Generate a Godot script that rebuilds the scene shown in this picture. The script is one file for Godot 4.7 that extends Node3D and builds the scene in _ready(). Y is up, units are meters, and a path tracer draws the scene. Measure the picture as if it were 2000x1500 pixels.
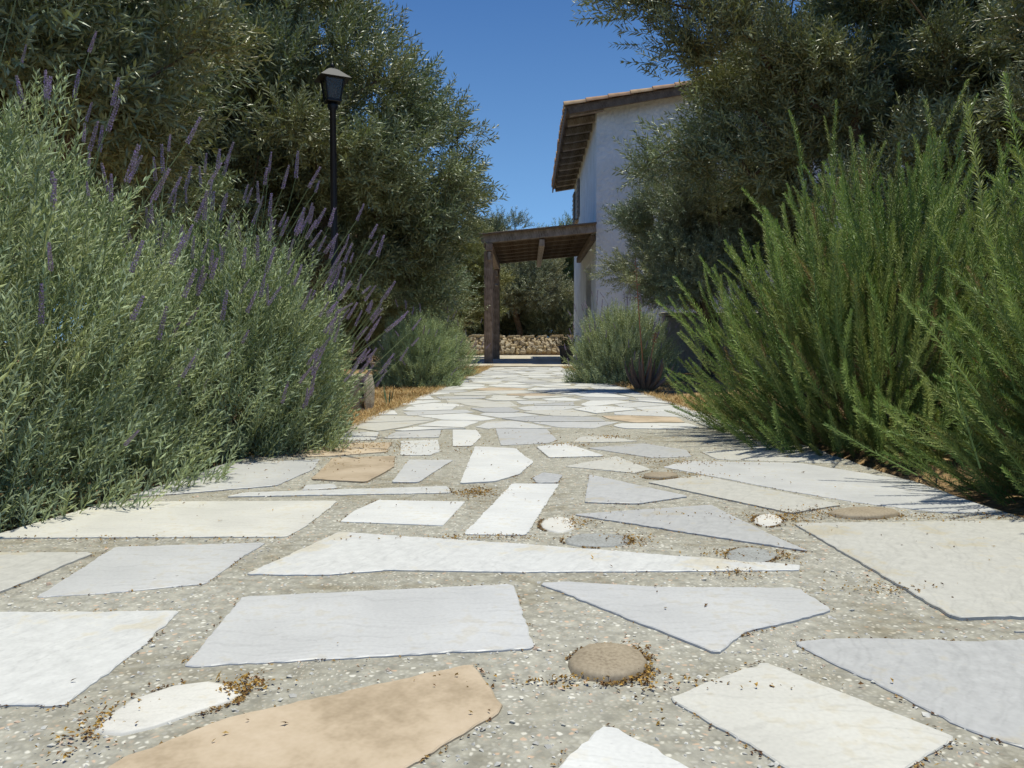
extends Node3D

# A low view along a crazy-paved marble path between lavender and rosemary, towards a house with a lean-to porch.
var rng := RandomNumberGenerator.new()
var lump := FastNoiseLite.new()
var M := {}
var taken := {}
const PAVING = [
	["b", [-0.442, -0.998, -0.469, -1.279, -0.024, -1.354, 0.010, -1.068]],
	["o", [-0.071, -1.013, -0.026, -0.885, -0.116, -0.763, -0.155, -0.709, -0.414, -0.704, -0.409, -0.767, -0.331, -0.860]],
	["w", [-0.932, -1.191, -0.541, -1.210, -0.528, -1.065, -0.533, -0.885, -0.698, -0.887]],
	["c", [-1.145, -1.534, -0.858, -1.544, -0.869, -1.410, -0.880, -1.292, -0.901, -1.203]],
	["b", [-0.842, -1.591, -0.544, -1.630, -0.555, -1.512, -0.558, -1.349, -0.708, -1.293, -0.807, -1.272]],
	["c", [-1.121, -2.036, -0.498, -2.068, -0.502, -1.788, -0.517, -1.683, -1.125, -1.658, -1.164, -1.675]],
	["b", [-1.079, -2.112, -1.042, -2.710, -0.740, -2.812, -0.703, -2.584, -0.730, -2.287, -0.959, -2.157]],
	["w", [-0.813, -2.117, -0.781, -2.176, -0.230, -2.288, -0.210, -2.187]],
	["o", [-0.697, -2.837, -0.482, -2.880, -0.444, -2.632, -0.478, -2.342, -0.657, -2.391]],
	["b", [-0.420, -2.793, -0.261, -2.796, -0.292, -2.592, -0.323, -2.345, -0.403, -2.343]],
	["w", [-0.208, -3.154, -0.044, -3.096, -0.011, -2.902, 0.022, -2.754, -0.025, -2.497, -0.095, -2.367, -0.199, -2.330]],
	["w", [-0.436, -1.830, -0.430, -1.943, -0.393, -2.083, -0.163, -2.067, -0.192, -1.794]],
	["w", [-0.139, -1.713, -0.045, -2.333, 0.094, -2.327, -0.002, -1.706]],
	["w", [-0.507, -1.405, -0.414, -1.726, 0.011, -1.624, 0.512, -1.483, 0.498, -1.450, -0.027, -1.427, -0.254, -1.438, -0.358, -1.404]],
	["b", [0.150, -2.060, 0.195, -2.501, 0.436, -2.141, 0.285, -2.043]],
	["b", [0.112, -1.912, 0.472, -2.028, 0.525, -1.725, 0.562, -1.579, 0.442, -1.666]],
	["b", [0.020, -1.360, 0.063, -1.370, 0.219, -1.341, 0.461, -1.340, 0.475, -1.230, 0.399, -1.179, 0.316, -1.135, 0.297, -1.109, 0.256, -1.051]],
	["c", [0.613, -1.824, 1.190, -1.872, 1.180, -1.571, 1.190, -1.306, 1.112, -1.219, 0.646, -1.194]],
	["b", [0.368, -1.097, 0.441, -1.112, 0.575, -1.109, 0.601, -1.103, 0.921, -1.125, 0.816, -0.888, 0.541, -0.776, 0.472, -0.856]],
	["c", [0.166, -0.918, 0.309, -1.029, 0.455, -0.830, 0.379, -0.772, 0.324, -0.735, 0.275, -0.734]],
	["w", [0.033, -0.766, 0.081, -0.845, 0.095, -0.845, 0.155, -0.768, 0.184, -0.716, 0.010, -0.712]],
	["c", [0.358, -2.358, 0.546, -2.489, 0.809, -2.040, 0.643, -1.934]],
	["b", [0.455, -2.660, 0.558, -2.788, 0.937, -2.748, 1.160, -2.408, 1.166, -1.973, 1.030, -1.953, 0.868, -2.074, 0.735, -2.235, 0.588, -2.461]],
	["c", [0.128, -2.665, 0.327, -2.908, 0.407, -2.606, 0.344, -2.533]],
	["w", [0.037, -3.158, 0.164, -3.256, 0.282, -2.908, 0.078, -2.865]],
	["b", [0.239, -3.132, 0.478, -3.279, 0.615, -3.080, 0.605, -2.914, 0.456, -2.872]],
	["c", [0.187, -3.290, 0.236, -3.504, 0.367, -3.507, 0.466, -3.346]],
	["b", [-0.153, -3.828, 0.094, -3.810, 0.127, -3.392, 0.094, -3.288, -0.107, -3.203]],
	["w", [-0.357, -3.779, -0.238, -3.760, -0.203, -3.496, -0.222, -3.185, -0.299, -3.167]],
	["w", [-0.534, -3.327, -0.381, -3.382, -0.334, -3.032, -0.359, -2.922, -0.469, -2.919]],
	["b", [-0.623, -3.432, -0.608, -3.667, -0.408, -3.756, -0.386, -3.473]],
	["b", [0.016, -2.422, 0.050, -2.528, 0.110, -2.480, 0.092, -2.353, 0.028, -2.343]],
	["o", [-0.859, -2.873, -0.883, -3.236, -0.562, -3.275, -0.535, -3.000, -0.713, -2.888]],
	["b", [-0.646, -2.296, -0.572, -2.315, -0.542, -2.250, -0.635, -2.217]],
	["c", [0.662, -3.023, 0.928, -3.207, 1.071, -2.976, 1.083, -2.763, 0.677, -2.839]],
	["w", [-0.901, -3.303, -0.879, -3.662, -0.685, -3.645, -0.646, -3.377]]]
const PEBBLES = [
	["w", [-0.467, -0.821, -0.473, -0.852, -0.461, -0.902, -0.431, -0.944, -0.392, -0.957, -0.356, -0.946, -0.337, -0.918, -0.345, -0.898, -0.370, -0.872, -0.405, -0.835, -0.434, -0.815]],
	["t", [0.158, -1.017, 0.147, -0.988, 0.125, -0.967, 0.099, -0.959, 0.075, -0.966, 0.057, -0.986, 0.052, -1.015, 0.061, -1.047, 0.082, -1.071, 0.111, -1.081, 0.139, -1.072, 0.156, -1.049]],
	["g", [0.219, -1.666, 0.205, -1.636, 0.177, -1.614, 0.141, -1.606, 0.107, -1.613, 0.082, -1.634, 0.074, -1.663, 0.085, -1.694, 0.114, -1.718, 0.152, -1.728, 0.188, -1.720, 0.213, -1.697]],
	["w", [0.112, -1.810, 0.104, -1.770, 0.088, -1.741, 0.068, -1.731, 0.048, -1.740, 0.035, -1.768, 0.030, -1.808, 0.036, -1.850, 0.052, -1.882, 0.074, -1.895, 0.095, -1.883, 0.109, -1.851]],
	["g", [0.489, -1.551, 0.473, -1.521, 0.449, -1.500, 0.423, -1.492, 0.401, -1.499, 0.388, -1.519, 0.389, -1.549, 0.403, -1.579, 0.428, -1.603, 0.456, -1.612, 0.480, -1.604, 0.492, -1.581]],
	["w", [0.599, -1.861, 0.584, -1.829, 0.565, -1.806, 0.546, -1.798, 0.532, -1.806, 0.527, -1.828, 0.531, -1.860, 0.545, -1.893, 0.565, -1.918, 0.585, -1.927, 0.600, -1.918, 0.605, -1.894]],
	["t", [0.909, -1.933, 0.884, -1.905, 0.843, -1.884, 0.798, -1.876, 0.759, -1.882, 0.735, -1.902, 0.734, -1.930, 0.757, -1.960, 0.798, -1.982, 0.847, -1.991, 0.888, -1.984, 0.910, -1.962]],
	["t", [0.470, -2.468, 0.459, -2.445, 0.435, -2.427, 0.407, -2.421, 0.380, -2.426, 0.363, -2.443, 0.359, -2.466, 0.370, -2.490, 0.393, -2.508, 0.423, -2.515, 0.450, -2.509, 0.467, -2.492]]]
const LITTER = [[-0.341, -0.939, 0.02, 0.02, 160], [0.148, -1.001, 0.012, 0.05, 220], [0.101, -0.962, 0.12, 0.012, 160], [0.221, -1.662, 0.03, 0.03, 150], [0.106, -1.815, 0.03, 0.04, 150], [0.501, -1.547, 0.02, 0.04, 110], [0.385, -1.560, 0.02, 0.02, 60], [-0.148, -2.173, 0.05, 0.05, 260], [0.615, -1.867, 0.05, 0.05, 160], [0.881, -1.899, 0.35, 0.03, 500], [0.705, -1.953, 0.1, 0.04, 200], [0.458, -2.487, 0.1, 0.05, 150], [-0.813, -3.052, 0.3, 0.3, 700], [-0.680, -3.176, 0.3, 0.2, 500], [0.533, -2.752, 0.15, 0.06, 220], [-0.143, -2.203, 0.04, 0.03, 120], [-0.076, -1.682, 0.1, 0.015, 160], [0.385, -1.428, 0.04, 0.015, 80], [-0.472, -0.834, 0.02, 0.05, 120], [0.618, -1.335, 0.06, 0.03, 120], [0.145, -3.207, 0.1, 0.05, 150], [-0.793, -1.655, 0.3, 0.01, 100], [0.360, -3.488, 0.1, 0.05, 120]]

const PATH_LEFT = [-1.2, 2.6, -1.17, -1.0, -1.15, -1.69, -1.08, -2.1, -1.05, -2.72, -0.92, -3.56, -0.86, -5.33, -0.66, -12.1, -0.64, -13.3]
const PATH_RIGHT = [1.2, 2.6, 1.19, -1.89, 1.17, -2.43, 1.14, -3.12, 1.08, -4.31, 1.03, -5.37, 0.86, -8.97, 0.64, -12.12, 0.62, -13.3]

# ---------------------------------------------------------------- helpers

func rf(a: float, b: float) -> float:
	return rng.randf_range(a, b)

func rdir() -> Vector3:
	var z := rf(-1, 1)
	var a := rf(0, TAU)
	var s := sqrt(1.0 - z * z)
	return Vector3(s * cos(a), z, s * sin(a))

func lin(r: float, g: float, b: float) -> Color:
	return Color(r, g, b).linear_to_srgb()

func numbered(called: String) -> String:
	var n: int = taken.get(called, 0)
	taken[called] = n + 1
	return called if n == 0 else "%s_%03d" % [called, n]

func tag(o: Node, label: String, category: String, group := "") -> void:
	o.set_meta("label", label)
	o.set_meta("category", category)
	if group != "":
		o.set_meta("group", group)

func thing(called: String, label: String, category: String, at: Vector3, group := "") -> Node3D:
	var o := Node3D.new()
	o.name = numbered(called)
	add_child(o)
	o.position = at
	tag(o, label, category, group)
	return o

func structure(called: String) -> Node3D:
	var o := Node3D.new()
	o.name = called
	add_child(o)
	o.set_meta("kind", "structure")
	return o

func put(called: String, mesh: Mesh, m: Material, parent: Node, xf := Transform3D.IDENTITY) -> MeshInstance3D:
	var o := MeshInstance3D.new()
	o.name = called
	o.mesh = mesh
	o.material_override = m
	o.transform = xf
	parent.add_child(o, true)
	return o

func copies(called: String, mesh: Mesh, m: Material, parent: Node, xfs: Array, cols: Array) -> MultiMeshInstance3D:
	var mm := MultiMesh.new()
	mm.transform_format = MultiMesh.TRANSFORM_3D
	mm.use_colors = true
	mm.mesh = mesh
	mm.instance_count = xfs.size()
	for i in xfs.size():
		mm.set_instance_transform(i, xfs[i])
		mm.set_instance_color(i, cols[i])
	var o := MultiMeshInstance3D.new()
	o.name = called
	o.multimesh = mm
	o.material_override = m
	parent.add_child(o, true)
	return o

func begin(smooth := true) -> SurfaceTool:
	var st := SurfaceTool.new()
	st.begin(Mesh.PRIMITIVE_TRIANGLES)
	st.set_smooth_group(0 if smooth else -1)
	return st

func finish(st: SurfaceTool) -> ArrayMesh:
	st.generate_normals()
	return st.commit()

func tri(st: SurfaceTool, a: Vector3, b: Vector3, c: Vector3) -> void:
	st.add_vertex(a)
	st.add_vertex(b)
	st.add_vertex(c)

func quad(st: SurfaceTool, a: Vector3, b: Vector3, c: Vector3, d: Vector3) -> void:
	tri(st, a, b, c)
	tri(st, a, c, d)

func basis_y(d: Vector3, roll := 0.0) -> Basis:
	var y := d.normalized()
	var a := Vector3.RIGHT if absf(y.x) < 0.9 else Vector3.FORWARD
	var x := a.cross(y).normalized().rotated(y, roll)
	return Basis(x, y, x.cross(y))

func ring(c: Vector3, b: Basis, r: float, n: int) -> PackedVector3Array:
	var out := PackedVector3Array()
	for k in n:
		var t := TAU * k / n
		out.append(c + (b.x * cos(t) + b.z * sin(t)) * r)
	return out

func tube(st: SurfaceTool, pts: Array, radii: Array, n := 6, caps := true) -> void:
	var last := PackedVector3Array()
	var bs := Basis.IDENTITY
	for i in pts.size():
		var d: Vector3 = (pts[mini(i + 1, pts.size() - 1)] - pts[maxi(i - 1, 0)])
		bs = basis_y(d) if i == 0 else Basis(Quaternion(bs.y, d.normalized())) * bs
		var now := ring(pts[i], bs, radii[i], n)
		if i > 0:
			for k in n:
				var j := (k + 1) % n
				quad(st, last[k], last[j], now[j], now[k])
		if caps and (i == 0 or i == pts.size() - 1):
			for k in n:
				var j := (k + 1) % n
				if i == 0:
					tri(st, pts[i], now[j], now[k])
				else:
					tri(st, pts[i], now[k], now[j])
		last = now

# a box with chamfered edges, 44 triangles
func chamfered(st: SurfaceTool, s: Vector3, b: float, xf := Transform3D.IDENTITY) -> void:
	var h := s / 2.0
	var v := {}
	for sx in [-1, 1]:
		for sy in [-1, 1]:
			for sz in [-1, 1]:
				var g := Vector3(sx, sy, sz)
				v[[sx, sy, sz, 0]] = xf * (g * Vector3(h.x, h.y - b, h.z - b))
				v[[sx, sy, sz, 1]] = xf * (g * Vector3(h.x - b, h.y, h.z - b))
				v[[sx, sy, sz, 2]] = xf * (g * Vector3(h.x - b, h.y - b, h.z))
	for a in 3:
		var p := (a + 1) % 3
		var q := (a + 2) % 3
		for s0 in [-1, 1]:
			var c := []
			for e in [[-1, -1], [1, -1], [1, 1], [-1, 1]]:
				var k := [0, 0, 0, a]
				k[a] = s0
				k[p] = e[0]
				k[q] = e[1]
				c.append(v[k])
			if s0 > 0:
				quad(st, c[3], c[2], c[1], c[0])
			else:
				quad(st, c[0], c[1], c[2], c[3])
	for a in 3:
		var p := (a + 1) % 3
		var q := (a + 2) % 3
		for sp in [-1, 1]:
			for sq in [-1, 1]:
				var c := []
				for e in [[-1, p], [1, p], [1, q], [-1, q]]:
					var k := [0, 0, 0, e[1]]
					k[a] = e[0]
					k[p] = sp
					k[q] = sq
					c.append(v[k])
				if sp * sq > 0:
					quad(st, c[0], c[1], c[2], c[3])
				else:
					quad(st, c[3], c[2], c[1], c[0])
	for sx in [-1, 1]:
		for sy in [-1, 1]:
			for sz in [-1, 1]:
				if sx * sy * sz > 0:
					tri(st, v[[sx, sy, sz, 2]], v[[sx, sy, sz, 1]], v[[sx, sy, sz, 0]])
				else:
					tri(st, v[[sx, sy, sz, 0]], v[[sx, sy, sz, 1]], v[[sx, sy, sz, 2]])

func box_mesh(s: Vector3, b := 0.006) -> ArrayMesh:
	var st := begin(false)
	chamfered(st, s, b)
	return finish(st)

func bar(called: String, a: Vector3, b: Vector3, w: float, h: float, m: Material, parent: Node, bevel := 0.008) -> MeshInstance3D:
	# a timber from a to b, h high and w wide
	var d := b - a
	var z := d.normalized()
	var up := Vector3.UP if absf(z.y) < 0.95 else Vector3.RIGHT
	var x := up.cross(z).normalized()
	return put(called, box_mesh(Vector3(w, h, d.length()), bevel), m, parent, Transform3D(Basis(x, z.cross(x), z), (a + b) / 2.0))

# a narrow leaf folded along its midrib, four triangles
func leaf(st: SurfaceTool, base: Vector3, d: Vector3, side: Vector3, length: float, width: float, droop := 0.0) -> void:
	var s := side.normalized() * width * 0.5
	var n := d.cross(side).normalized()
	var mid := base + d * length * 0.5
	var tip := base + d * length - n * droop * length
	var low := mid - n * width * 0.18 * signf(1.0)
	tri(st, base, mid - s, low)
	tri(st, base, low, mid + s)
	tri(st, mid - s, tip, low)
	tri(st, low, tip, mid + s)

# ---------------------------------------------------------------- materials

func noise(kind: int, freq: float, seed_: int, octaves := 4) -> FastNoiseLite:
	var n := FastNoiseLite.new()
	n.noise_type = kind as FastNoiseLite.NoiseType
	n.frequency = freq
	n.seed = seed_
	n.fractal_octaves = octaves
	if octaves < 2:
		n.fractal_type = FastNoiseLite.FRACTAL_NONE
	return n

func grey(n: FastNoiseLite, w: int, h: int) -> PackedByteArray:
	var im := n.get_seamless_image(w, h, false, false, 0.15, true)
	im.convert(Image.FORMAT_L8)
	return im.get_data()

func picture(w: int, h: int, data: PackedByteArray) -> ImageTexture:
	return ImageTexture.create_from_image(Image.create_from_data(w, h, false, Image.FORMAT_RGB8, data))

# colours run along the sum of some greys; stops are sRGB colours
func ramp_picture(w: int, h: int, layers: Array, weights: Array, stops: Array, gain := 1.0) -> ImageTexture:
	var out := PackedByteArray()
	out.resize(w * h * 3)
	var table := []
	for i in 256:
		var t := clampf((i / 255.0 - 0.5) * gain + 0.5, 0, 1) * (stops.size() - 1)
		var k := mini(int(t), stops.size() - 2)
		var c: Color = stops[k].lerp(stops[k + 1], t - k)
		table.append([c.r8, c.g8, c.b8])
	for i in w * h:
		var v := 0.0
		for k in layers.size():
			v += layers[k][i] * weights[k]
		var c: Array = table[clampi(int(v), 0, 255)]
		out[i * 3] = c[0]
		out[i * 3 + 1] = c[1]
		out[i * 3 + 2] = c[2]
	return picture(w, h, out)

func normal_picture(w: int, h: int, g: PackedByteArray, strength: float) -> ImageTexture:
	var im := Image.create_from_data(w, h, false, Image.FORMAT_L8, g)
	im.convert(Image.FORMAT_RGBA8)
	im.bump_map_to_normal_map(strength)
	return ImageTexture.create_from_image(im)

func surface(tex: Texture2D, size: float, rough: float, tint := Color.WHITE, bump: Texture2D = null, bump_scale := 1.0) -> StandardMaterial3D:
	var m := StandardMaterial3D.new()
	m.albedo_color = tint
	m.albedo_texture = tex
	m.roughness = rough
	m.uv1_triplanar = true
	m.uv1_scale = Vector3.ONE / size
	if bump:
		m.normal_enabled = true
		m.normal_texture = bump
		m.normal_scale = bump_scale
	return m

func plain(c: Color, rough: float, metal := 0.0) -> StandardMaterial3D:
	var m := StandardMaterial3D.new()
	m.albedo_color = c
	m.roughness = rough
	m.metallic = metal
	return m

func green(rough: float, back: Color, gloss := 0.3) -> StandardMaterial3D:
	var m := StandardMaterial3D.new()
	m.vertex_color_use_as_albedo = true
	m.roughness = rough
	m.metallic_specular = gloss
	m.cull_mode = BaseMaterial3D.CULL_DISABLED
	m.backlight_enabled = true
	m.backlight = back
	return m

# pale stone: soft clouds, drawn-out veins, ochre stains with an outline of their own, small dark specks
func stone_picture(cloud: PackedByteArray, vein: PackedByteArray, patch: PackedByteArray, speck: PackedByteArray, stain: float) -> ImageTexture:
	var out := PackedByteArray()
	out.resize(512 * 512 * 3)
	for i in 512 * 512:
		var v := 0.955 + (cloud[i] - 128) * 0.00035
		v -= clampf((vein[i] - 150) * 0.0009, 0, 0.04)
		v += (speck[i] - 128) * 0.00022
		if speck[(i * 7 + 311) % 262144] > 222:
			v -= 0.08
		var o := clampf((patch[(i + 90317) % 262144] + cloud[i] * 0.5 - 232) * 0.02, 0, 1) * (0.5 + stain)
		out[i * 3] = clampi(int(255 * (v - 0.03 * o)), 0, 255)
		out[i * 3 + 1] = clampi(int(255 * (v - 0.055 * o)), 0, 255)
		out[i * 3 + 2] = clampi(int(255 * (v - 0.11 * o)), 0, 255)
	return picture(512, 512, out)

func make_materials() -> void:
	var g1 := grey(noise(FastNoiseLite.TYPE_SIMPLEX_SMOOTH, 0.006, 3, 5), 512, 512)
	var g2 := grey(noise(FastNoiseLite.TYPE_SIMPLEX_SMOOTH, 0.05, 5, 4), 512, 512)
	var fine := grey(noise(FastNoiseLite.TYPE_SIMPLEX_SMOOTH, 0.22, 7, 2), 512, 512)
	# veins: the coarse pattern drawn out along one axis
	var vein := PackedByteArray()
	vein.resize(512 * 512)
	for y in 512:
		for x in 512:
			var wob := int(g1[y * 512 + x] * 0.22)
			vein[y * 512 + x] = g2[((y * 3 + wob * 2) % 512) * 512 + (x / 9 + wob / 3) % 512]
	var turned := PackedByteArray()
	turned.resize(512 * 512)
	for y in 512:
		for x in 512:
			turned[y * 512 + x] = vein[((x + y / 2) % 512) * 512 + (y + 77) % 512]
	var marble := stone_picture(g1, vein, g2, fine, 0.0)
	var marble2 := stone_picture(g2, turned, g1, fine, 0.5)
	var sand := ramp_picture(512, 512, [g1, g2, fine], [0.6, 0.25, 0.15], [Color(0.78, 0.76, 0.72), Color(0.93, 0.92, 0.9), Color(1, 1, 1)], 1.7)
	var marble_bump := normal_picture(512, 512, g2, 1.2)
	var tints := {"w": [lin(0.735, 0.735, 0.71), marble, 0.5], "b": [lin(0.59, 0.59, 0.58), marble, 0.46], "c": [lin(0.65, 0.635, 0.575), marble, 0.52], "o": [lin(0.57, 0.465, 0.34), sand, 0.62]}
	for k in tints:
		for i in 5:
			var f: float = [1.0, 0.965, 1.03, 0.935, 0.985][i]
			var m := surface(marble2 if tints[k][1] == marble and i % 2 == 1 else tints[k][1], 0.9, tints[k][2], (tints[k][0] as Color).darkened(1.0 - f) if f < 1 else (tints[k][0] as Color).lightened(f - 1.0), marble_bump, 0.06)
			m.uv1_offset = Vector3(i * 0.31 + 0.13, i * 0.47, i * 0.71 + 0.29)
			M["stone_%s%d" % [k, i]] = m
	var pebble := ramp_picture(512, 512, [g2, fine, g1], [0.5, 0.25, 0.25], [Color(0.72, 0.7, 0.68), Color(0.9, 0.9, 0.89), Color(1, 1, 1)], 1.6)
	M["pebble_w"] = surface(marble, 0.6, 0.6, lin(0.72, 0.7, 0.64), marble_bump, 0.08)
	M["pebble_t"] = surface(pebble, 0.2, 0.75, lin(0.40, 0.33, 0.235), marble_bump, 0.4)
	M["pebble_g"] = surface(pebble, 0.2, 0.7, lin(0.40, 0.41, 0.40), marble_bump, 0.3)
	# mortar with small aggregate
	var cell := noise(FastNoiseLite.TYPE_CELLULAR, 0.075, 11, 1)
	cell.cellular_return_type = FastNoiseLite.RETURN_CELL_VALUE
	var cv := grey(cell, 1024, 1024)
	var cell2 := noise(FastNoiseLite.TYPE_CELLULAR, 0.075, 11, 1)
	cell2.cellular_return_type = FastNoiseLite.RETURN_DISTANCE2_SUB
	var cd := grey(cell2, 1024, 1024)
	var gm := grey(noise(FastNoiseLite.TYPE_SIMPLEX_SMOOTH, 0.02, 13, 5), 1024, 1024)
	var px := PackedByteArray()
	px.resize(1024 * 1024 * 3)
	for i in 1024 * 1024:
		var v := cv[i]
		var grain := clampf((cd[i] - 60.0) / 70.0, 0, 1) * (0.9 if (v * 7) % 5 < 2 else 0.25)
		var b := 0.86 + (gm[i] - 128) * 0.0011
		var c := Vector3(189, 186, 173) * b
		var w := (v * 37) % 11
		var o := Vector3(224, 221, 211) if w < 6 else (Vector3(176, 174, 167) if w < 9 else Vector3(208, 180, 156))
		c = c.lerp(o, grain)
		px[i * 3] = clampi(int(c.x), 0, 255)
		px[i * 3 + 1] = clampi(int(c.y), 0, 255)
		px[i * 3 + 2] = clampi(int(c.z), 0, 255)
	var md := PackedByteArray()
	md.resize(1024 * 1024)
	for i in 1024 * 1024:
		md[i] = clampi(int(cd[i] * 0.45 + gm[i] * 0.55), 0, 255)
	M["mortar"] = surface(picture(1024, 1024, px), 0.62, 0.9, lin(0.94, 0.94, 0.925), normal_picture(1024, 1024, md, 5.0), 0.9)
	M["mortar"].uv1_world_triplanar = true
	M["mortar"].detail_enabled = true
	M["mortar"].detail_blend_mode = BaseMaterial3D.BLEND_MODE_MUL
	M["mortar"].detail_uv_layer = BaseMaterial3D.DETAIL_UV_2
	M["mortar"].uv2_triplanar = true
	M["mortar"].uv2_world_triplanar = true
	M["mortar"].uv2_scale = Vector3.ONE / 2.3
	M["mortar"].detail_albedo = ramp_picture(512, 512, [g1, g2, vein], [0.45, 0.3, 0.25], [Color(0.84, 0.81, 0.75), Color(0.94, 0.935, 0.92), Color(1, 1, 1), Color(1, 1, 1)], 1.8)
	M["grain"] = plain(Color.WHITE, 0.75)
	M["grain"].vertex_color_use_as_albedo = true
	# earth, plaster, timber, bark, stone, clay
	M["earth"] = surface(ramp_picture(512, 512, [g1, g2, fine], [0.4, 0.35, 0.25], [Color(0.32, 0.25, 0.18), Color(0.5, 0.4, 0.28), Color(0.64, 0.53, 0.37), Color(0.74, 0.65, 0.5)], 1.7), 1.7, 0.95, Color.WHITE, normal_picture(512, 512, g2, 6.0), 1.0)
	M["earth"].uv1_world_triplanar = true
	M["plaster"] = surface(ramp_picture(512, 512, [g1, g2, fine], [0.5, 0.3, 0.2], [Color(0.89, 0.89, 0.88), Color(0.95, 0.95, 0.945), Color(1, 1, 1)], 1.5), 2.6, 0.9, lin(0.78, 0.83, 0.85), normal_picture(512, 512, g2, 4.0), 0.7)
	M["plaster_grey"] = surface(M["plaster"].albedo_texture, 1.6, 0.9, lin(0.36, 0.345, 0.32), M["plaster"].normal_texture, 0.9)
	var grain_px := PackedByteArray()
	grain_px.resize(512 * 512)
	for y in 512:
		for x in 512:
			grain_px[y * 512 + x] = g2[((y / 14 + int(g1[y * 512 + x] * 0.05)) % 512) * 512 + (x * 2) % 512]
	var timber := ramp_picture(512, 512, [grain_px, fine, g1], [0.55, 0.15, 0.3], [Color(0.5, 0.46, 0.42), Color(0.78, 0.76, 0.73), Color(1, 1, 1)], 1.6)
	var timber_bump := normal_picture(512, 512, grain_px, 3.0)
	M["timber"] = surface(timber, 0.6, 0.8, lin(0.5, 0.395, 0.31), timber_bump, 0.6)
	M["timber_grey"] = surface(timber, 0.6, 0.85, lin(0.46, 0.43, 0.4), timber_bump, 0.6)
	M["timber_dark"] = surface(timber, 0.6, 0.8, lin(0.27, 0.215, 0.165), timber_bump, 0.6)
	M["timber_pale"] = surface(timber, 0.6, 0.85, lin(0.62, 0.56, 0.5), timber_bump, 0.6)
	M["bark"] = surface(ramp_picture(512, 512, [g2, g1, fine], [0.5, 0.3, 0.2], [Color(0.2, 0.16, 0.12), Color(0.42, 0.36, 0.28), Color(0.62, 0.56, 0.46)], 1.8), 0.5, 0.95, Color.WHITE, normal_picture(512, 512, g2, 8.0), 1.0)
	var rock := ramp_picture(512, 512, [g2, g1, fine], [0.45, 0.35, 0.2], [Color(0.62, 0.58, 0.52), Color(0.86, 0.84, 0.8), Color(1, 1, 1)], 1.7)
	var rock_bump := normal_picture(512, 512, g2, 6.0)
	for i in 4:
		M["rock%d" % i] = surface(rock, 0.4, 0.95, [lin(0.72, 0.61, 0.42), lin(0.66, 0.55, 0.37), lin(0.74, 0.67, 0.53), lin(0.6, 0.52, 0.4)][i], rock_bump, 0.9)
	M["clay"] = surface(sand, 0.7, 0.85, lin(0.46, 0.28, 0.17), marble_bump, 0.5)
	M["clay_pale"] = surface(sand, 0.7, 0.85, lin(0.5, 0.35, 0.21), marble_bump, 0.5)
	M["terrace"] = surface(sand, 1.3, 0.85, lin(0.62, 0.565, 0.46), marble_bump, 0.5)
	M["terrace"].uv1_world_triplanar = true
	M["iron"] = plain(lin(0.012, 0.013, 0.015), 0.45, 0.3)
	var gl := StandardMaterial3D.new()
	gl.albedo_color = Color(0.14, 0.13, 0.1, 0.5)
	gl.transparency = BaseMaterial3D.TRANSPARENCY_ALPHA
	gl.roughness = 0.25
	M["lamp_glass"] = gl
	var wg := StandardMaterial3D.new()
	wg.albedo_color = Color(0.1, 0.12, 0.13, 0.3)
	wg.transparency = BaseMaterial3D.TRANSPARENCY_ALPHA
	wg.roughness = 0.04
	M["window_glass"] = wg
	M["olive"] = green(0.42, Color(0.5, 0.52, 0.3), 0.5)
	M["lavender"] = green(0.75, Color(0.52, 0.55, 0.42))
	M["rosemary"] = green(0.5, Color(0.55, 0.6, 0.3))
	M["straw"] = green(0.85, Color(0.4, 0.36, 0.2))
	M["stalk"] = plain(lin(0.16, 0.205, 0.085), 0.8)
	M["spike"] = green(0.85, Color(0.3, 0.25, 0.35))
	M["wood"] = plain(lin(0.12, 0.085, 0.055), 0.95)
	M["aloe"] = plain(lin(0.2, 0.12, 0.07), 0.8)
	M["aloe_pale"] = plain(lin(0.30, 0.19, 0.13), 0.6)
	M["aloe_stalk"] = plain(lin(0.45, 0.19, 0.09), 0.7)
	M["blade"] = plain(lin(0.11, 0.17, 0.075), 0.6)
	M["pot"] = plain(lin(0.035, 0.035, 0.037), 0.6)

# ---------------------------------------------------------------- plant pieces

var olive_twigs := []
var lavender_sprigs := []
var rosemary_shoots := []
var flower_stems := []
var flower_spikes := []

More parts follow.
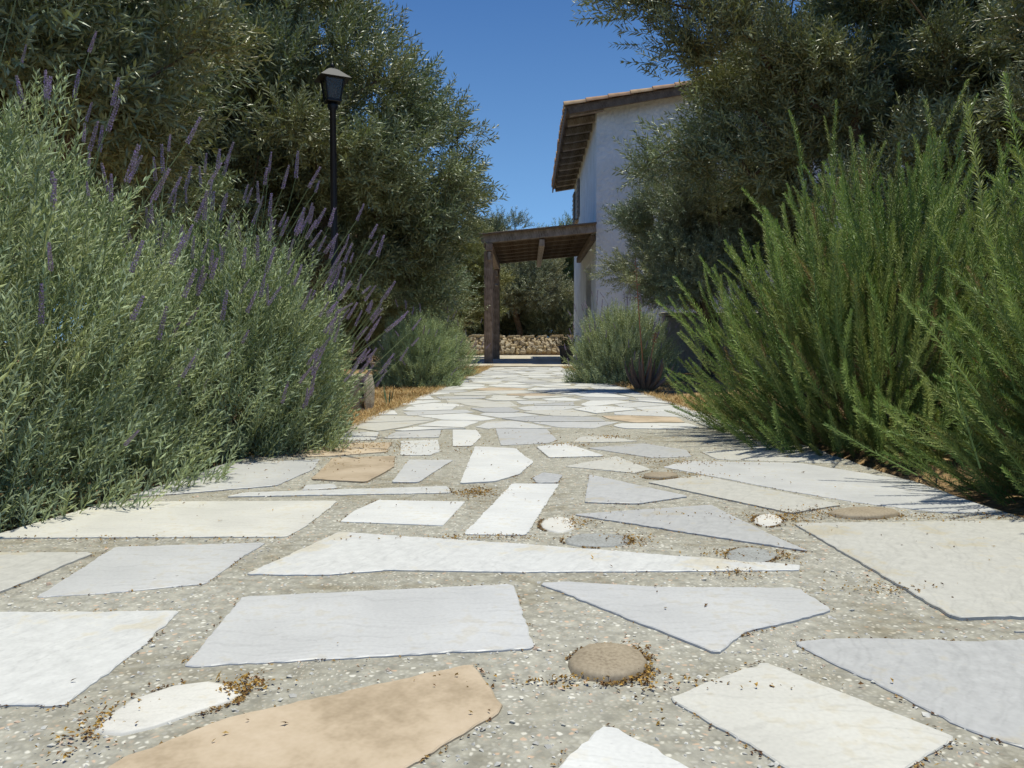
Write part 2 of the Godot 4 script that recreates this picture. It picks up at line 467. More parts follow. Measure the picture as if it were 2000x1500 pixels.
func make_pieces() -> void:
	for v in 3:
		# olive twig: pairs of lance leaves along a thin shoot about 0.22 m long
		var st := begin(false)
		st.set_color(Color(0.9, 0.7, 0.5))
		var bend := Vector3(rf(-0.03, 0.03), 0, rf(-0.03, 0.03))
		tube(st, [Vector3.ZERO, Vector3(0, 0.11, 0) + bend * 0.4, Vector3(0, 0.22, 0) + bend], [0.0022, 0.0017, 0.0008], 3, false)
		var roll := 0.0
		for k in 9:
			var t := 0.08 + k * 0.105
			var p := Vector3(0, 0.22 * t, 0) + bend * t * t
			roll += PI / 2 + rf(-0.3, 0.3)
			for s in 2:
				var a := roll + PI * s
				var out := Vector3(cos(a), 0, sin(a))
				var d := (out * rf(0.6, 0.95) + Vector3.UP * rf(0.5, 1.0)).normalized()
				var c := rf(0.6, 1.2) if rng.randf() < 0.72 else rf(1.3, 1.8)
				st.set_color(Color(c * rf(0.94, 1.06), c, c * (rf(0.8, 1.1) if c < 1.25 else rf(1.0, 1.2))))
				leaf(st, p, d, d.cross(Vector3.UP).normalized().rotated(d, rf(-0.9, 0.9)), rf(0.042, 0.066), rf(0.010, 0.0145), rf(-0.06, 0.12))
		olive_twigs.append(finish(st))
	for v in 3:
		# lavender sprig: opposite narrow grey leaves, a tuft at the tip
		var st := begin(false)
		st.set_color(Color(0.95, 0.9, 0.7))
		tube(st, [Vector3.ZERO, Vector3(rf(-0.01, 0.01), 0.07, rf(-0.01, 0.01)), Vector3(0, 0.13, 0)], [0.0018, 0.0015, 0.0009], 3, false)
		var roll := 0.0
		for k in 8:
			var p := Vector3(0, 0.015 + k * 0.016, 0)
			roll += PI / 2 + rf(-0.25, 0.25)
			for s in 2:
				var a := roll + PI * s
				var out := Vector3(cos(a), 0, sin(a))
				var d := (out * lerpf(1.0, 0.45, k / 7.0) + Vector3.UP * rf(0.55, 0.95)).normalized()
				var c := rf(0.7, 1.3)
				st.set_color(Color(c, c, c * rf(0.85, 1.15)))
				leaf(st, p, d, d.cross(Vector3.UP).rotated(d, rf(-0.5, 0.5)), rf(0.028, 0.044) * (1.0 - 0.04 * k), rf(0.0045, 0.007), rf(-0.1, 0.1))
		lavender_sprigs.append(finish(st))
	for v in 5:
		# rosemary shoot: dense needles round an arching shoot about 0.34 m long
		var st := begin(false)
		var bend := Vector3(rf(-0.05, 0.05), 0, rf(-0.05, 0.05))
		st.set_color(Color(2.2, 1.5, 1.0))
		tube(st, [Vector3.ZERO, Vector3(0, 0.17, 0) + bend * 0.3, Vector3(0, 0.34, 0) + bend], [0.0028, 0.002, 0.001], 4, false)
		var roll := 0.0
		var n := 44
		for k in n:
			var t := 0.05 + 0.95 * k / n
			var p := Vector3(0, 0.34 * t, 0) + bend * t * t
			roll += 0.9
			for s in 5:
				var a := roll + TAU * s / 5 + rf(-0.2, 0.2)
				var out := Vector3(cos(a), 0, sin(a))
				var d := (out * lerpf(1.0, 0.35, pow(t, 2.5)) + Vector3.UP * rf(0.45, 0.95)).normalized()
				var c := rf(0.7, 1.25) * lerpf(0.85, 1.35, t * t)
				st.set_color(Color(c * lerpf(0.95, 1.15, t), c, c * 0.9))
				var side := d.cross(Vector3.UP).normalized().rotated(d, rf(-0.8, 0.8)) * 0.0015
				var l := rf(0.022, 0.036) * (1.0 - 0.4 * t)
				var tip := p + d * l
				var mid := p + d * l * 0.55
				tri(st, p, mid - side, mid + side)
				tri(st, mid - side, tip, mid + side)
		rosemary_shoots.append(finish(st))
	for v in 5:
		# lavender flower stalk along +y with a slight curve, and its spike of small buds
		var st := begin(true)
		var b := Vector3(rf(-0.05, 0.05), 0, rf(-0.05, 0.05))
		tube(st, [Vector3.ZERO, Vector3(0, 0.12, 0) + b * 0.15, Vector3(0, 0.24, 0) + b * 0.55, Vector3(0, 0.34, 0) + b], [0.0018, 0.0016, 0.0014, 0.0011], 4, false)
		flower_stems.append([finish(st), Vector3(0, 0.34, 0) + b, (Vector3(0, 0.1, 0) + b * 0.45).normalized()])
		st = begin(false)
		var h := rf(0.055, 0.095)
		var whorls := int(h / 0.0068)
		for k in whorls:
			var t := float(k) / (whorls - 1)
			var r := lerpf(0.0062, 0.0022, pow(t, 1.6))
			for s in 7:
				var a := TAU * s / 7 + k * 0.5
				var out := Vector3(cos(a), 0, sin(a))
				var p := Vector3(0, h * t, 0) + out * r
				var d := (out * 0.4 + Vector3.UP).normalized()
				var fresh := rng.randf() < 0.2
				var c := rf(0.7, 1.3)
				st.set_color(Color(0.38, 0.27, 0.5) * c if fresh else Color(0.285, 0.235, 0.275) * c)
				var l := rf(0.007, 0.011)
				var x := d.cross(Vector3.UP).normalized() * 0.0024
				var z := x.cross(d).normalized() * 0.0024
				var q := p + d * l * 0.5
				var top := p + d * l
				for e in [[x, z], [z, -x], [-x, -z], [-z, x]]:
					tri(st, p, q + e[1], q + e[0])
					tri(st, top, q + e[0], q + e[1])
		flower_spikes.append(finish(st))

# radius factor of a bushy dome in direction d
func lumpy(d: Vector3, seed_at: Vector3, amount: float) -> float:
	return 1.0 + amount * lump.get_noise_3dv(d * 170.0 + seed_at * 90.0)

func dome_dir(lowest: float) -> Vector3:
	var y := rf(lowest, 1.0)
	var a := rf(0, TAU)
	var s := sqrt(maxf(0.0, 1.0 - y * y))
	return Vector3(s * cos(a), y, s * sin(a))

func woody(o: Node3D, r: Vector3, n: int) -> void:
	var st := begin(true)
	for i in n:
		var d := dome_dir(0.15)
		var e := d * r * rf(0.6, 0.8)
		var a := Vector3(rf(-0.06, 0.06), -0.05, rf(-0.06, 0.06))
		tube(st, [a, a.lerp(e, 0.45) - Vector3(0, 0.05, 0) * d.y, e], [rf(0.008, 0.014), rf(0.005, 0.008), 0.003], 5, false)
	put("woody_stems", finish(st), M["wood"], o)

func lavender(label: String, at: Vector3, r: Vector3, n: int, stems: int, lean: Vector3, c0: Color, stem_len: float, size := 1.0, aim := Vector3.UP, where := -2.0) -> Node3D:
	var o := thing("lavender_bush", label, "lavender", at, "lavender bushes beside the path")
	woody(o, r, 26)
	for v in 3:
		var xfs := []
		var cols := []
		for i in n / 3:
			var d := dome_dir(-0.12)
			var k := lumpy(d, at, 0.34)
			var depth := 1.0 - 0.5 * pow(rng.randf(), 2.2)
			var p := d * r * k * depth + lean * clampf(d.y + 0.25, 0, 1)
			p.y = maxf(p.y, 0.0) + rf(0.0, 0.05)
			var g := (d * Vector3(1 / r.x, 1 / r.y, 1 / r.z) * 0.55 + Vector3.UP * 0.85 + lean * 0.8 + rdir() * 0.38).normalized()
			if p.y < 0.1:
				g = (g + Vector3.UP * 0.3).normalized()
			var s := rf(0.75, 1.2) * size
			xfs.append(Transform3D(basis_y(g, rf(0, TAU)).scaled_local(Vector3.ONE * s), p - g * 0.09 * s))
			var c := rf(0.75, 1.25)
			var y := rf(0.0, 1.0)
			cols.append(Color(c0.r * c * (1.0 + 0.2 * y), c0.g * c * (1.0 + 0.08 * y), c0.b * c * (1.0 - 0.15 * y)))
		copies("foliage", lavender_sprigs[v], M["lavender"], o, xfs, cols).set_meta("kind", "stuff")
	var got := 0
	while got < stems:
		var d := dome_dir(-0.05)
		if d.dot(Vector3(0.75, 0.35, 0.15)) < where:
			continue
		var p := d * r * lumpy(d, at, 0.34) * 0.86 + lean * clampf(d.y + 0.25, 0, 1)
		var g := (d * Vector3(0.42, 0.35, 0.42) + Vector3.UP * 0.7 + aim * 0.55 + rdir() * 0.24).normalized()
		var v := rng.randi() % 5
		var s := stem_len * rf(0.6, 1.3) / 0.34
		var stem := put("flower_stem", flower_stems[v][0], M["stalk"], o, Transform3D(basis_y(g, rf(0, TAU)).scaled_local(Vector3(1, s, 1) * Vector3(size, 1, size)), p))
		var b: Basis = stem.transform.basis
		var tip: Vector3 = stem.transform * flower_stems[v][1]
		var way: Vector3 = ((b * flower_stems[v][2]).normalized() + Vector3.UP * rf(0.0, 0.6) + rdir() * 0.15).normalized()
		var q := rf(0.6, 1.1) * size
		put("flower_spike", flower_spikes[rng.randi() % 5], M["spike"], stem, stem.transform.affine_inverse() * Transform3D(basis_y(way, rf(0, TAU)).scaled_local(Vector3(q * 0.74, q, q * 0.74)), tip - way * 0.004))
		got += 1
	return o

func rosemary(label: String, at: Vector3, r: Vector3, shoots: int, fill: int, lean: Vector3) -> Node3D:
	var o := thing("rosemary_bush", label, "rosemary", at, "rosemary bushes beside the path")
	woody(o, r, 40)
	var fx := [[], [], [], [], []]
	var fc := [[], [], [], [], []]
	for i in shoots + fill:
		var single := i < shoots
		var d := dome_dir(0.05 if single else -0.1)
		if single and d.z < -0.45:
			d.z = -d.z
		var k := lumpy(d, at, 0.36)
		var depth := rf(0.95, 1.08) if single else 0.96 - 0.5 * pow(rng.randf(), 1.4)
		var p := d * r * k * depth + lean * maxf(d.y, 0.0)
		p.y = maxf(p.y, 0.03)
		var g := (Vector3(d.x, 0, d.z) * rf(0.45, 0.85) + Vector3.UP * rf(0.75, 1.1) + rdir() * 0.22).normalized()
		if p.y < 0.3:
			g = (g + Vector3(d.x, 0, d.z) * 0.5).normalized()
		var s := rf(0.7, 1.2) if single else rf(0.55, 0.95)
		var v := rng.randi() % 5
		var xf := Transform3D(basis_y(g, rf(0, TAU)).scaled_local(Vector3.ONE * s), p - g * 0.22 * s)
		if xf.origin.y < -0.02:
			xf.origin.y = -0.02
		if single:
			put("shoot", rosemary_shoots[v], M["rosemary_shoot%d" % (rng.randi() % 4)], o, xf)
		else:
			var c := rf(0.75, 1.2)
			fx[v].append(xf)
			fc[v].append(Color(0.3, 0.21, 0.1) * c if rng.randf() < 0.05 else Color(0.225 * c * rf(0.85, 1.2), 0.295 * c, 0.09 * c))
	for v in 5:
		copies("foliage", rosemary_shoots[v], M["rosemary"], o, fx[v], fc[v]).set_meta("kind", "stuff")
	return o

# An olive: a trunk, boughs grown towards clumps of leafy twigs, and the twigs
func olive(called: String, label: String, group: String, at: Vector3, fork: Vector3, centre: Vector3, r: Vector3, clumps: int, twigs: int, c0: Color, girth := 0.11, size := 1.0, extra := [], clump_r := 0.34) -> Node3D:
	var o := thing(called, label, "tree", at, group)
	var ends := []
	for i in clumps:
		var d := rdir()
		if d.y < -0.75:
			d.y = -d.y
		ends.append(centre + d * r * pow(rng.randf(), 0.42) * lumpy(d, at, 0.38))
	for e in extra:
		ends.append(e - at)
	ends.sort_custom(func(a, b): return a.distance_squared_to(fork) < b.distance_squared_to(fork))
	var pos := [Vector3(0, -0.1, 0), fork * 0.33 + Vector3(rf(-0.06, 0.06), 0, rf(-0.06, 0.06)), fork * 0.68 + Vector3(rf(-0.08, 0.08), 0, rf(-0.08, 0.08)), fork]
	var from := [-1, 0, 1, 2]
	var tips := []
	for e in ends:
		var best := 3
		var bd := 1e9
		for k in range(2, pos.size()):
			var q: Vector3 = pos[k]
			var dd: float = q.distance_to(e) + 0.25 * q.distance_to(fork)
			if dd < bd and q.distance_to(fork) < e.distance_to(fork) + 0.05:
				bd = dd
				best = k
		var a: Vector3 = pos[best]
		var steps := maxi(1, int(a.distance_to(e) / 0.3))
		var sag := rdir() * a.distance_to(e) * 0.1
		for s in steps:
			var t := (s + 1.0) / steps
			pos.append(a.lerp(e, t) + sag * sin(t * PI) + rdir() * 0.02)
			from.append(best if s == 0 else pos.size() - 2)
		tips.append(pos.size() - 1)
	var load_ := []
	load_.resize(pos.size())
	load_.fill(0.0)
	for t in tips:
		load_[t] += 1.0
	for k in range(pos.size() - 1, 0, -1):
		load_[from[k]] += load_[k]
	var trunk := begin(true)
	var boughs := begin(true)
	for k in range(1, pos.size()):
		var ra := girth * pow(load_[from[k]] / load_[0], 0.55)
		var rb := girth * pow(load_[k] / load_[0], 0.55)
		var st := trunk if k < 4 else boughs
		if k == 1:
			ra *= 1.5
		tube(st, [pos[from[k]], pos[k]], [maxf(ra if k < 4 else minf(ra, rb * 1.25), 0.005), maxf(rb, 0.004)], 7 if rb > 0.03 else 5, false)
	put("trunk", finish(trunk), M["bark"], o)
	put("boughs", finish(boughs), M["bark"], o)
	var fx := [[], [], []]
	var fc := [[], [], []]
	for e in ends:
		var out: Vector3 = (e - centre) / r
		var c1 := rf(0.82, 1.2)
		var warm := rf(0.0, 1.0)
		var cr := clump_r * rf(0.75, 1.3)
		for i in int(twigs * rf(0.65, 1.35)):
			var v := rng.randi() % 3
			var off := rdir() * cr * pow(rng.randf(), 0.5)
			var g := (out.limit_length(1.0) * 0.5 + Vector3.UP * 0.35 + off / cr * 0.65 + rdir() * 0.45).normalized()
			var s := rf(0.8, 1.2) * size
			var p: Vector3 = e + off * Vector3(1, 0.8, 1)
			fx[v].append(Transform3D(basis_y(g, rf(0, TAU)).scaled_local(Vector3.ONE * s), p - g * 0.1 * s))
			var c := c1 * rf(0.8, 1.2)
			fc[v].append(Color(c0.r * c * (1.0 + 0.2 * warm), c0.g * c, c0.b * c * (1.0 - 0.2 * warm)))
	for v in 3:
		copies("crown", olive_twigs[v], M["olive"], o, fx[v], fc[v]).set_meta("kind", "stuff")
	return o

# ---------------------------------------------------------------- path

func outline() -> PackedVector2Array:
	var p := PackedVector2Array()
	for i in PATH_LEFT.size() / 2:
		p.append(Vector2(PATH_LEFT[i * 2], PATH_LEFT[i * 2 + 1]))
	for i in range(PATH_RIGHT.size() / 2 - 1, -1, -1):
		p.append(Vector2(PATH_RIGHT[i * 2], PATH_RIGHT[i * 2 + 1]))
	return p

func edge_x(a: Array, z: float) -> float:
	for i in a.size() / 2 - 1:
		if z <= a[i * 2 + 1] and z >= a[i * 2 + 3]:
			return lerpf(a[i * 2], a[i * 2 + 2], (z - a[i * 2 + 1]) / (a[i * 2 + 3] - a[i * 2 + 1]))
	return a[0] if z > 0 else a[a.size() - 2]

func area(p: PackedVector2Array) -> float:
	var s := 0.0
	for i in p.size():
		s += p[i].cross(p[(i + 1) % p.size()])
	return s / 2.0

func rough_outline(p: PackedVector2Array, step: float, jag: float) -> PackedVector2Array:
	var out := PackedVector2Array()
	for i in p.size():
		var a := p[i]
		var b := p[(i + 1) % p.size()]
		var prev := p[(i + p.size() - 1) % p.size()]
		var cut := minf(0.012, a.distance_to(b) * 0.2)
		out.append(a + (prev - a).normalized() * minf(0.012, a.distance_to(prev) * 0.2) * rf(0.3, 1.0))
		out.append(a + (b - a).normalized() * cut * rf(0.3, 1.0))
		var n := int(a.distance_to(b) / step)
		var side := (b - a).orthogonal().normalized()
		for k in range(1, n):
			out.append(a.lerp(b, float(k) / n) + side * (rf(-jag, jag) + jag * 3.0 * lump.get_noise_2dv(a.lerp(b, float(k) / n) * 700.0) + (rf(-0.004, 0.001) if rng.randf() < 0.07 else 0.0)))
	return out

func slab(p: PackedVector2Array, mid: Vector2, top: float, bevel: float, bottom: float, tilt := 0.0) -> ArrayMesh:
	var n := p.size()
	if area(p) < 0:
		p.reverse()
	var inner := PackedVector2Array()
	for i in n:
		var t := (p[(i + 1) % n] - p[(i + n - 1) % n]).normalized()
		inner.append(p[i] - Vector2(t.y, -t.x) * bevel * rf(0.5, 1.5))
	var tx := rf(-tilt, tilt)
	var tz := rf(-tilt, tilt)
	var st := begin(false)
	var up := func(q: Vector2, y: float) -> Vector3:
		return Vector3(q.x - mid.x, y + (q.x - mid.x) * tx + (q.y - mid.y) * tz, q.y - mid.y)
	var ids := Geometry2D.triangulate_polygon(inner)
	if ids.is_empty():
		inner = p.duplicate()
		ids = Geometry2D.triangulate_polygon(inner)
	if ids.is_empty():
		return ArrayMesh.new()
	for i in range(0, ids.size(), 3):
		var a := inner[ids[i]]
		var b := inner[ids[i + 1]]
		var c := inner[ids[i + 2]]
		if (b - a).cross(c - a) < 0:
			tri(st, up.call(a, top), up.call(c, top), up.call(b, top))
		else:
			tri(st, up.call(a, top), up.call(b, top), up.call(c, top))
	for i in n:
		var j := (i + 1) % n
		quad(st, up.call(inner[i], top), up.call(p[i], top - bevel * 0.7), up.call(p[j], top - bevel * 0.7), up.call(inner[j], top))
		quad(st, up.call(p[i], top - bevel * 0.7), up.call(p[i], bottom), up.call(p[j], bottom), up.call(p[j], top - bevel * 0.7))
	return finish(st)

func middle(p: PackedVector2Array) -> Vector2:
	var s := Vector2.ZERO
	for q in p:
		s += q
	return s / p.size()

func pave(p: PackedVector2Array, kind: String, parent: Node, near: bool, label := "") -> void:
	var mid := middle(p)
	var q := rough_outline(p, 0.011 if near else 0.06, 0.0011 if near else 0.004)
	var high := rf(0.0025, 0.005)
	var mesh := slab(q, mid, high, 0.0018, -0.02, 0.003)
	if mesh.get_surface_count() == 0:
		mesh = slab(p, mid, high, 0.0018, -0.02, 0.003)
	var o := put("paving_stone", mesh, M["stone_%s%d" % [kind, rng.randi() % 5]], parent, Transform3D(Basis.IDENTITY, Vector3(mid.x, 0, mid.y)))
	if label != "":
		o.set_meta("label", label)

func clip_half(p: PackedVector2Array, at: Vector2, n: Vector2) -> PackedVector2Array:
	var out := PackedVector2Array()
	for i in p.size():
		var a := p[i]
		var b := p[(i + 1) % p.size()]
		var da := (a - at).dot(n)
		var db := (b - at).dot(n)
		if da <= 0:
			out.append(a)
		if (da < 0 and db > 0) or (da > 0 and db < 0):
			out.append(a.lerp(b, da / (da - db)))
	return out

func make_path() -> void:
	var path := structure("path")
	var edge := outline()
	# mortar bed, a slab with a slightly ragged edge
	var st := begin(false)
	var ragged := PackedVector2Array()
	for i in edge.size():
		var a := edge[i]
		var b := edge[(i + 1) % edge.size()]
		var n := maxi(1, int(a.distance_to(b) / 0.12))
		for k in n:
			ragged.append(a.lerp(b, float(k) / n) + Vector2(rf(-0.012, 0.012), 0))
	var m := slab(ragged, Vector2.ZERO, 0.0, 0.006, -0.12)
	put("mortar_bed", m, M["mortar"], path)
	var big := []
	var rims := []
	for s in PAVING:
		var p := PackedVector2Array()
		for i in s[1].size() / 2:
			p.append(Vector2(s[1][i * 2], s[1][i * 2 + 1]))
		for q in Geometry2D.intersect_polygons(p, edge):
			pave(q, s[0], path, true)
			big.append(Geometry2D.offset_polygon(q, 0.035)[0])
			rims.append(q)
	# the rest: cells of a random pattern, drawn apart by the joints
	var seeds := []
	var z := -3.7
	while z > -13.6:
		var step := rf(0.25, 0.34)
		var x := -1.6 + rf(0, 0.4)
		while x < 1.6:
			seeds.append(Vector2(x, z + rf(-0.12, 0.12)))
			x += rf(0.24, 0.58)
		z -= step
	z = 2.4
	while z > -3.6:
		var x := -1.6 + rf(0, 0.4)
		while x < 1.6:
			seeds.append(Vector2(x, z + rf(-0.1, 0.1)))
			x += rf(0.3, 0.6)
		z -= rf(0.3, 0.4)
	var inside := Geometry2D.offset_polygon(edge, -0.015)[0]
	for a in seeds:
		var cell := PackedVector2Array([a + Vector2(-0.8, -0.8), a + Vector2(0.8, -0.8), a + Vector2(0.8, 0.8), a + Vector2(-0.8, 0.8)])
		for b in seeds:
			if a != b and a.distance_to(b) < 1.5 and cell.size() > 2:
				var w := 0.5 + 0.1 * sin(a.x * 31.0 + b.x * 31.0 + a.y * 17.0 + b.y * 17.0) * signf(a.x - b.x)
				cell = clip_half(cell, a.lerp(b, w), (b - a).normalized().rotated(0.25 * sin((a.x + b.x) * 53.0 + (a.y + b.y) * 29.0)))
		if cell.size() < 3:
			continue
		for q0 in Geometry2D.offset_polygon(cell, -rf(0.012, 0.03), Geometry2D.JOIN_MITER):
			for q1 in Geometry2D.intersect_polygons(q0, inside):
				var left := [q1]
				for t in big:
					var more := []
					for q in left:
						for q2 in Geometry2D.clip_polygons(q, t):
							if not Geometry2D.is_polygon_clockwise(q2):
								more.append(q2)
					left = more
				for q in left:
					var slim := PackedVector2Array()
					for v in q:
						if slim.is_empty() or v.distance_to(slim[slim.size() - 1]) > 0.05:
							slim.append(v)
					if slim.size() > 3 and slim[0].distance_to(slim[slim.size() - 1]) < 0.05:
						slim.remove_at(slim.size() - 1)
					var mid := middle(slim)
					if slim.size() < 3 or absf(area(slim)) < 0.012:
						continue
					if mid.y > -3.75 and mid.y < -0.72 and absf(mid.x) < 0.66 * -mid.y + 0.12:
						continue
					var t := rng.randf()
					pave(slim, "w" if t < 0.52 else ("b" if t < 0.7 else ("c" if t < 0.95 else "o")), path, false)
	# rounded pebbles set in the mortar
	for s in PEBBLES:
		var p := PackedVector2Array()
		for i in s[1].size() / 2:
			p.append(Vector2(s[1][i * 2], s[1][i * 2 + 1]))
		var mid := middle(p)
		if area(p) < 0:
			p.reverse()
		for e in 3:
			rims.append(p)
		var n := p.size()
		var high := 0.012 if s[0] == "t" else 0.0045
		var rim := []
		for i in n:
			rim.append(rf(0.94, 1.06))
		st = begin(true)
		var rings := []
		for k in 5:
			var t: float = [1.0, 0.97, 0.88, 0.6, 0.0][k]
			var y: float = [-0.01, 0.5, 0.84, 0.98, 1.0][k]
			var rr := PackedVector3Array()
			for i in n:
				var v: Vector2 = (p[i] - mid) * t * rim[i]
				rr.append(Vector3(v.x, y * high if y > 0 else -0.012, v.y))
			rings.append(rr)
		for k in 4:
			for i in n:
				var j := (i + 1) % n
				quad(st, rings[k + 1][i], rings[k][i], rings[k][j], rings[k + 1][j])
		put("pebble", finish(st), M["pebble_" + s[0]], path, Transform3D(Basis.IDENTITY, Vector3(mid.x, 0, mid.y)))
	# loose and half-bedded grains of the aggregate, and crumbs of dry flowers and leaves
	var chip := begin(false)
	var oct := [Vector3(1, 0, 0.2), Vector3(0.2, 0, 1), Vector3(-0.9, 0, 0.3), Vector3(-0.2, 0, -1)]
	for k in 4:
		tri(chip, Vector3(0.1, 0.7, 0), oct[(k + 1) % 4], oct[k])
		tri(chip, Vector3(0, -0.7, 0.1), oct[k], oct[(k + 1) % 4])
	var chip_mesh := finish(chip)
	var xfs := []
	var cols := []
	while xfs.size() < 10000:
		var zz := -0.45 - 3.6 * pow(rng.randf(), 1.7)
		var xx := rf(-1.0, 1.0) * minf(1.15, 0.7 * -zz + 0.15)
		var p := Vector2(xx, zz)
		if xx < edge_x(PATH_LEFT, zz) or xx > edge_x(PATH_RIGHT, zz):
			continue
		var s := rf(0.0012, 0.0036) * (1.0 if rng.randf() < 0.9 else 1.7)
		xfs.append(Transform3D(Basis.from_euler(Vector3(rf(-0.5, 0.5), rf(0, TAU), rf(-0.5, 0.5))).scaled_local(Vector3(s, s * 0.7, s * rf(0.6, 1.2))), Vector3(p.x, s * 0.12, p.y)))
		var t := rng.randf()
		var c := rf(0.7, 1.15)
		cols.append((Color(0.58, 0.57, 0.525) if t < 0.7 else (Color(0.46, 0.45, 0.42) if t < 0.88 else Color(0.55, 0.42, 0.32))) * c)
	copies("aggregate", chip_mesh, M["grain"], path, xfs, cols).set_meta("kind", "stuff")
	var flake := begin(false)
	quad(flake, Vector3(-1, 0, -0.35), Vector3(0.1, 0.25, -0.5), Vector3(1, 0.05, 0), Vector3(-0.1, 0.3, 0.5))
	quad(flake, Vector3(-0.3, 0.1, 0.9), Vector3(0, 0.4, 0.2), Vector3(0.5, 0.1, -0.8), Vector3(0.3, 0.2, 0.3))
	var flake_mesh := finish(flake)
	xfs = []
	cols = []
	# [x, z, spread x, spread z, count]: drifts where the photograph shows them
	for d in LITTER:
		for i in d[4]:
			var p := Vector2(d[0] + rng.randfn(0, 0.75) * d[2] * rf(0.6, 1.6), d[1] + rng.randfn(0, 0.75) * d[3] * rf(0.6, 1.6))
			var s := rf(0.0015, 0.004) * (1.0 + 0.25 * maxf(0, -p.y - 2.0))
			xfs.append(Transform3D(Basis.from_euler(Vector3(rf(-0.9, 0.9), rf(0, TAU), rf(-0.9, 0.9))).scaled_local(Vector3.ONE * s), Vector3(p.x, rf(0.002, 0.008), p.y)))
			var c := rf(0.6, 1.2)
			cols.append((Color(0.52, 0.33, 0.09) if rng.randf() < 0.7 else Color(0.25, 0.14, 0.06)) * c)
	for i in 900:
		var p := Vector2(rf(-1.1, 1.1), rf(-6.0, -0.6))
		if lump.get_noise_2dv(p * 60.0) < 0.05:
			continue
		var s := rf(0.0012, 0.0035) * (1.0 + 0.2 * maxf(0, -p.y - 2.0))
		xfs.append(Transform3D(Basis.from_euler(Vector3(rf(-0.7, 0.7), rf(0, TAU), rf(-0.7, 0.7))).scaled_local(Vector3(s * rf(0.6, 2.2), s, s)), Vector3(p.x, 0.0065, p.y)))
		cols.append((Color(0.5, 0.34, 0.12) if rng.randf() < 0.6 else Color(0.2, 0.12, 0.06)) * rf(0.6, 1.2))
	for i in 9000:
		# crumbs along the edges of the stones
		var g: PackedVector2Array = rims[rng.randi() % rims.size()]
		var k := rng.randi() % g.size()
		var e0 := g[k]
		var e1 := g[(k + 1) % g.size()]
		var p := e0.lerp(e1, rng.randf())
		if lump.get_noise_2dv(p * 420.0) < -0.02:
			continue
		var away := (e1 - e0).orthogonal().normalized()
		if away.dot(p - middle(g)) < 0:
			away = -away
		p += away * absf(rng.randfn(0.001, 0.0045))
		var s := rf(0.001, 0.0035)
		xfs.append(Transform3D(Basis.from_euler(Vector3(rf(-0.7, 0.7), rf(0, TAU), rf(-0.7, 0.7))).scaled_local(Vector3.ONE * s), Vector3(p.x, 0.002, p.y)))
		cols.append((Color(0.42, 0.27, 0.10) if rng.randf() < 0.6 else Color(0.16, 0.09, 0.05)) * rf(0.6, 1.2))
	copies("leaf_litter", flake_mesh, M["straw"], path, xfs, cols).set_meta("kind", "stuff")

# ---------------------------------------------------------------- ground

func make_ground() -> void:
	var xs := []
	var zs := []
	var x := -7.0
	while x <= 7.0:
		xs.append(x)
		x += 0.14
	var z := -26.0
	while z <= 3.0:
		zs.append(z)
		z += 0.16
	for e in [1.0, 4.0, 12.0, 40.0, 160.0, 600.0]:
		xs.push_front(-7.0 - e)
		xs.append(7.0 + e)
		zs.push_front(-26.0 - e)
		zs.append(3.0 + e)
	var n := noise(FastNoiseLite.TYPE_SIMPLEX_SMOOTH, 1.3, 21, 3)
	var st := begin(true)
	var at := func(i: int, j: int) -> Vector3:
		var px: float = xs[i]
		var pz: float = zs[j]
		var l := edge_x(PATH_LEFT, pz) - 0.02
		var r := edge_x(PATH_RIGHT, pz) + 0.02
		var out := maxf(l - px, px - r)
		var y := -0.03 + 0.03 * n.get_noise_2d(px, pz) + clampf(out * 0.05, 0, 0.05)
		if (out < 0.14 and pz > -13.5) or (pz < -13.1 and pz > -25.0 and px > -3.6 and px < 4.0):
			y = -0.06 + 0.01 * n.get_noise_2d(px, pz)
		return Vector3(px, y, pz)
	for j in zs.size() - 1:
		for i in xs.size() - 1:
			quad(st, at.call(i, j), at.call(i + 1, j), at.call(i + 1, j + 1), at.call(i, j + 1))
	var g := put("ground", finish(st), M["earth"], self)
	g.set_meta("kind", "structure")
	# pale paving in front of and under the porch
	st = begin(false)
	var p := PackedVector2Array([Vector2(-1.15, -13.3), Vector2(1.28, -13.3), Vector2(1.28, -15), Vector2(3.4, -15), Vector2(3.4, -24.0), Vector2(-3.2, -24.0), Vector2(-3.2, -15.6), Vector2(-1.15, -15.6)])
	var t := put("terrace", slab(p, Vector2.ZERO, 0.022, 0.01, -0.1), M["terrace"], self)
	t.set_meta("kind", "structure")

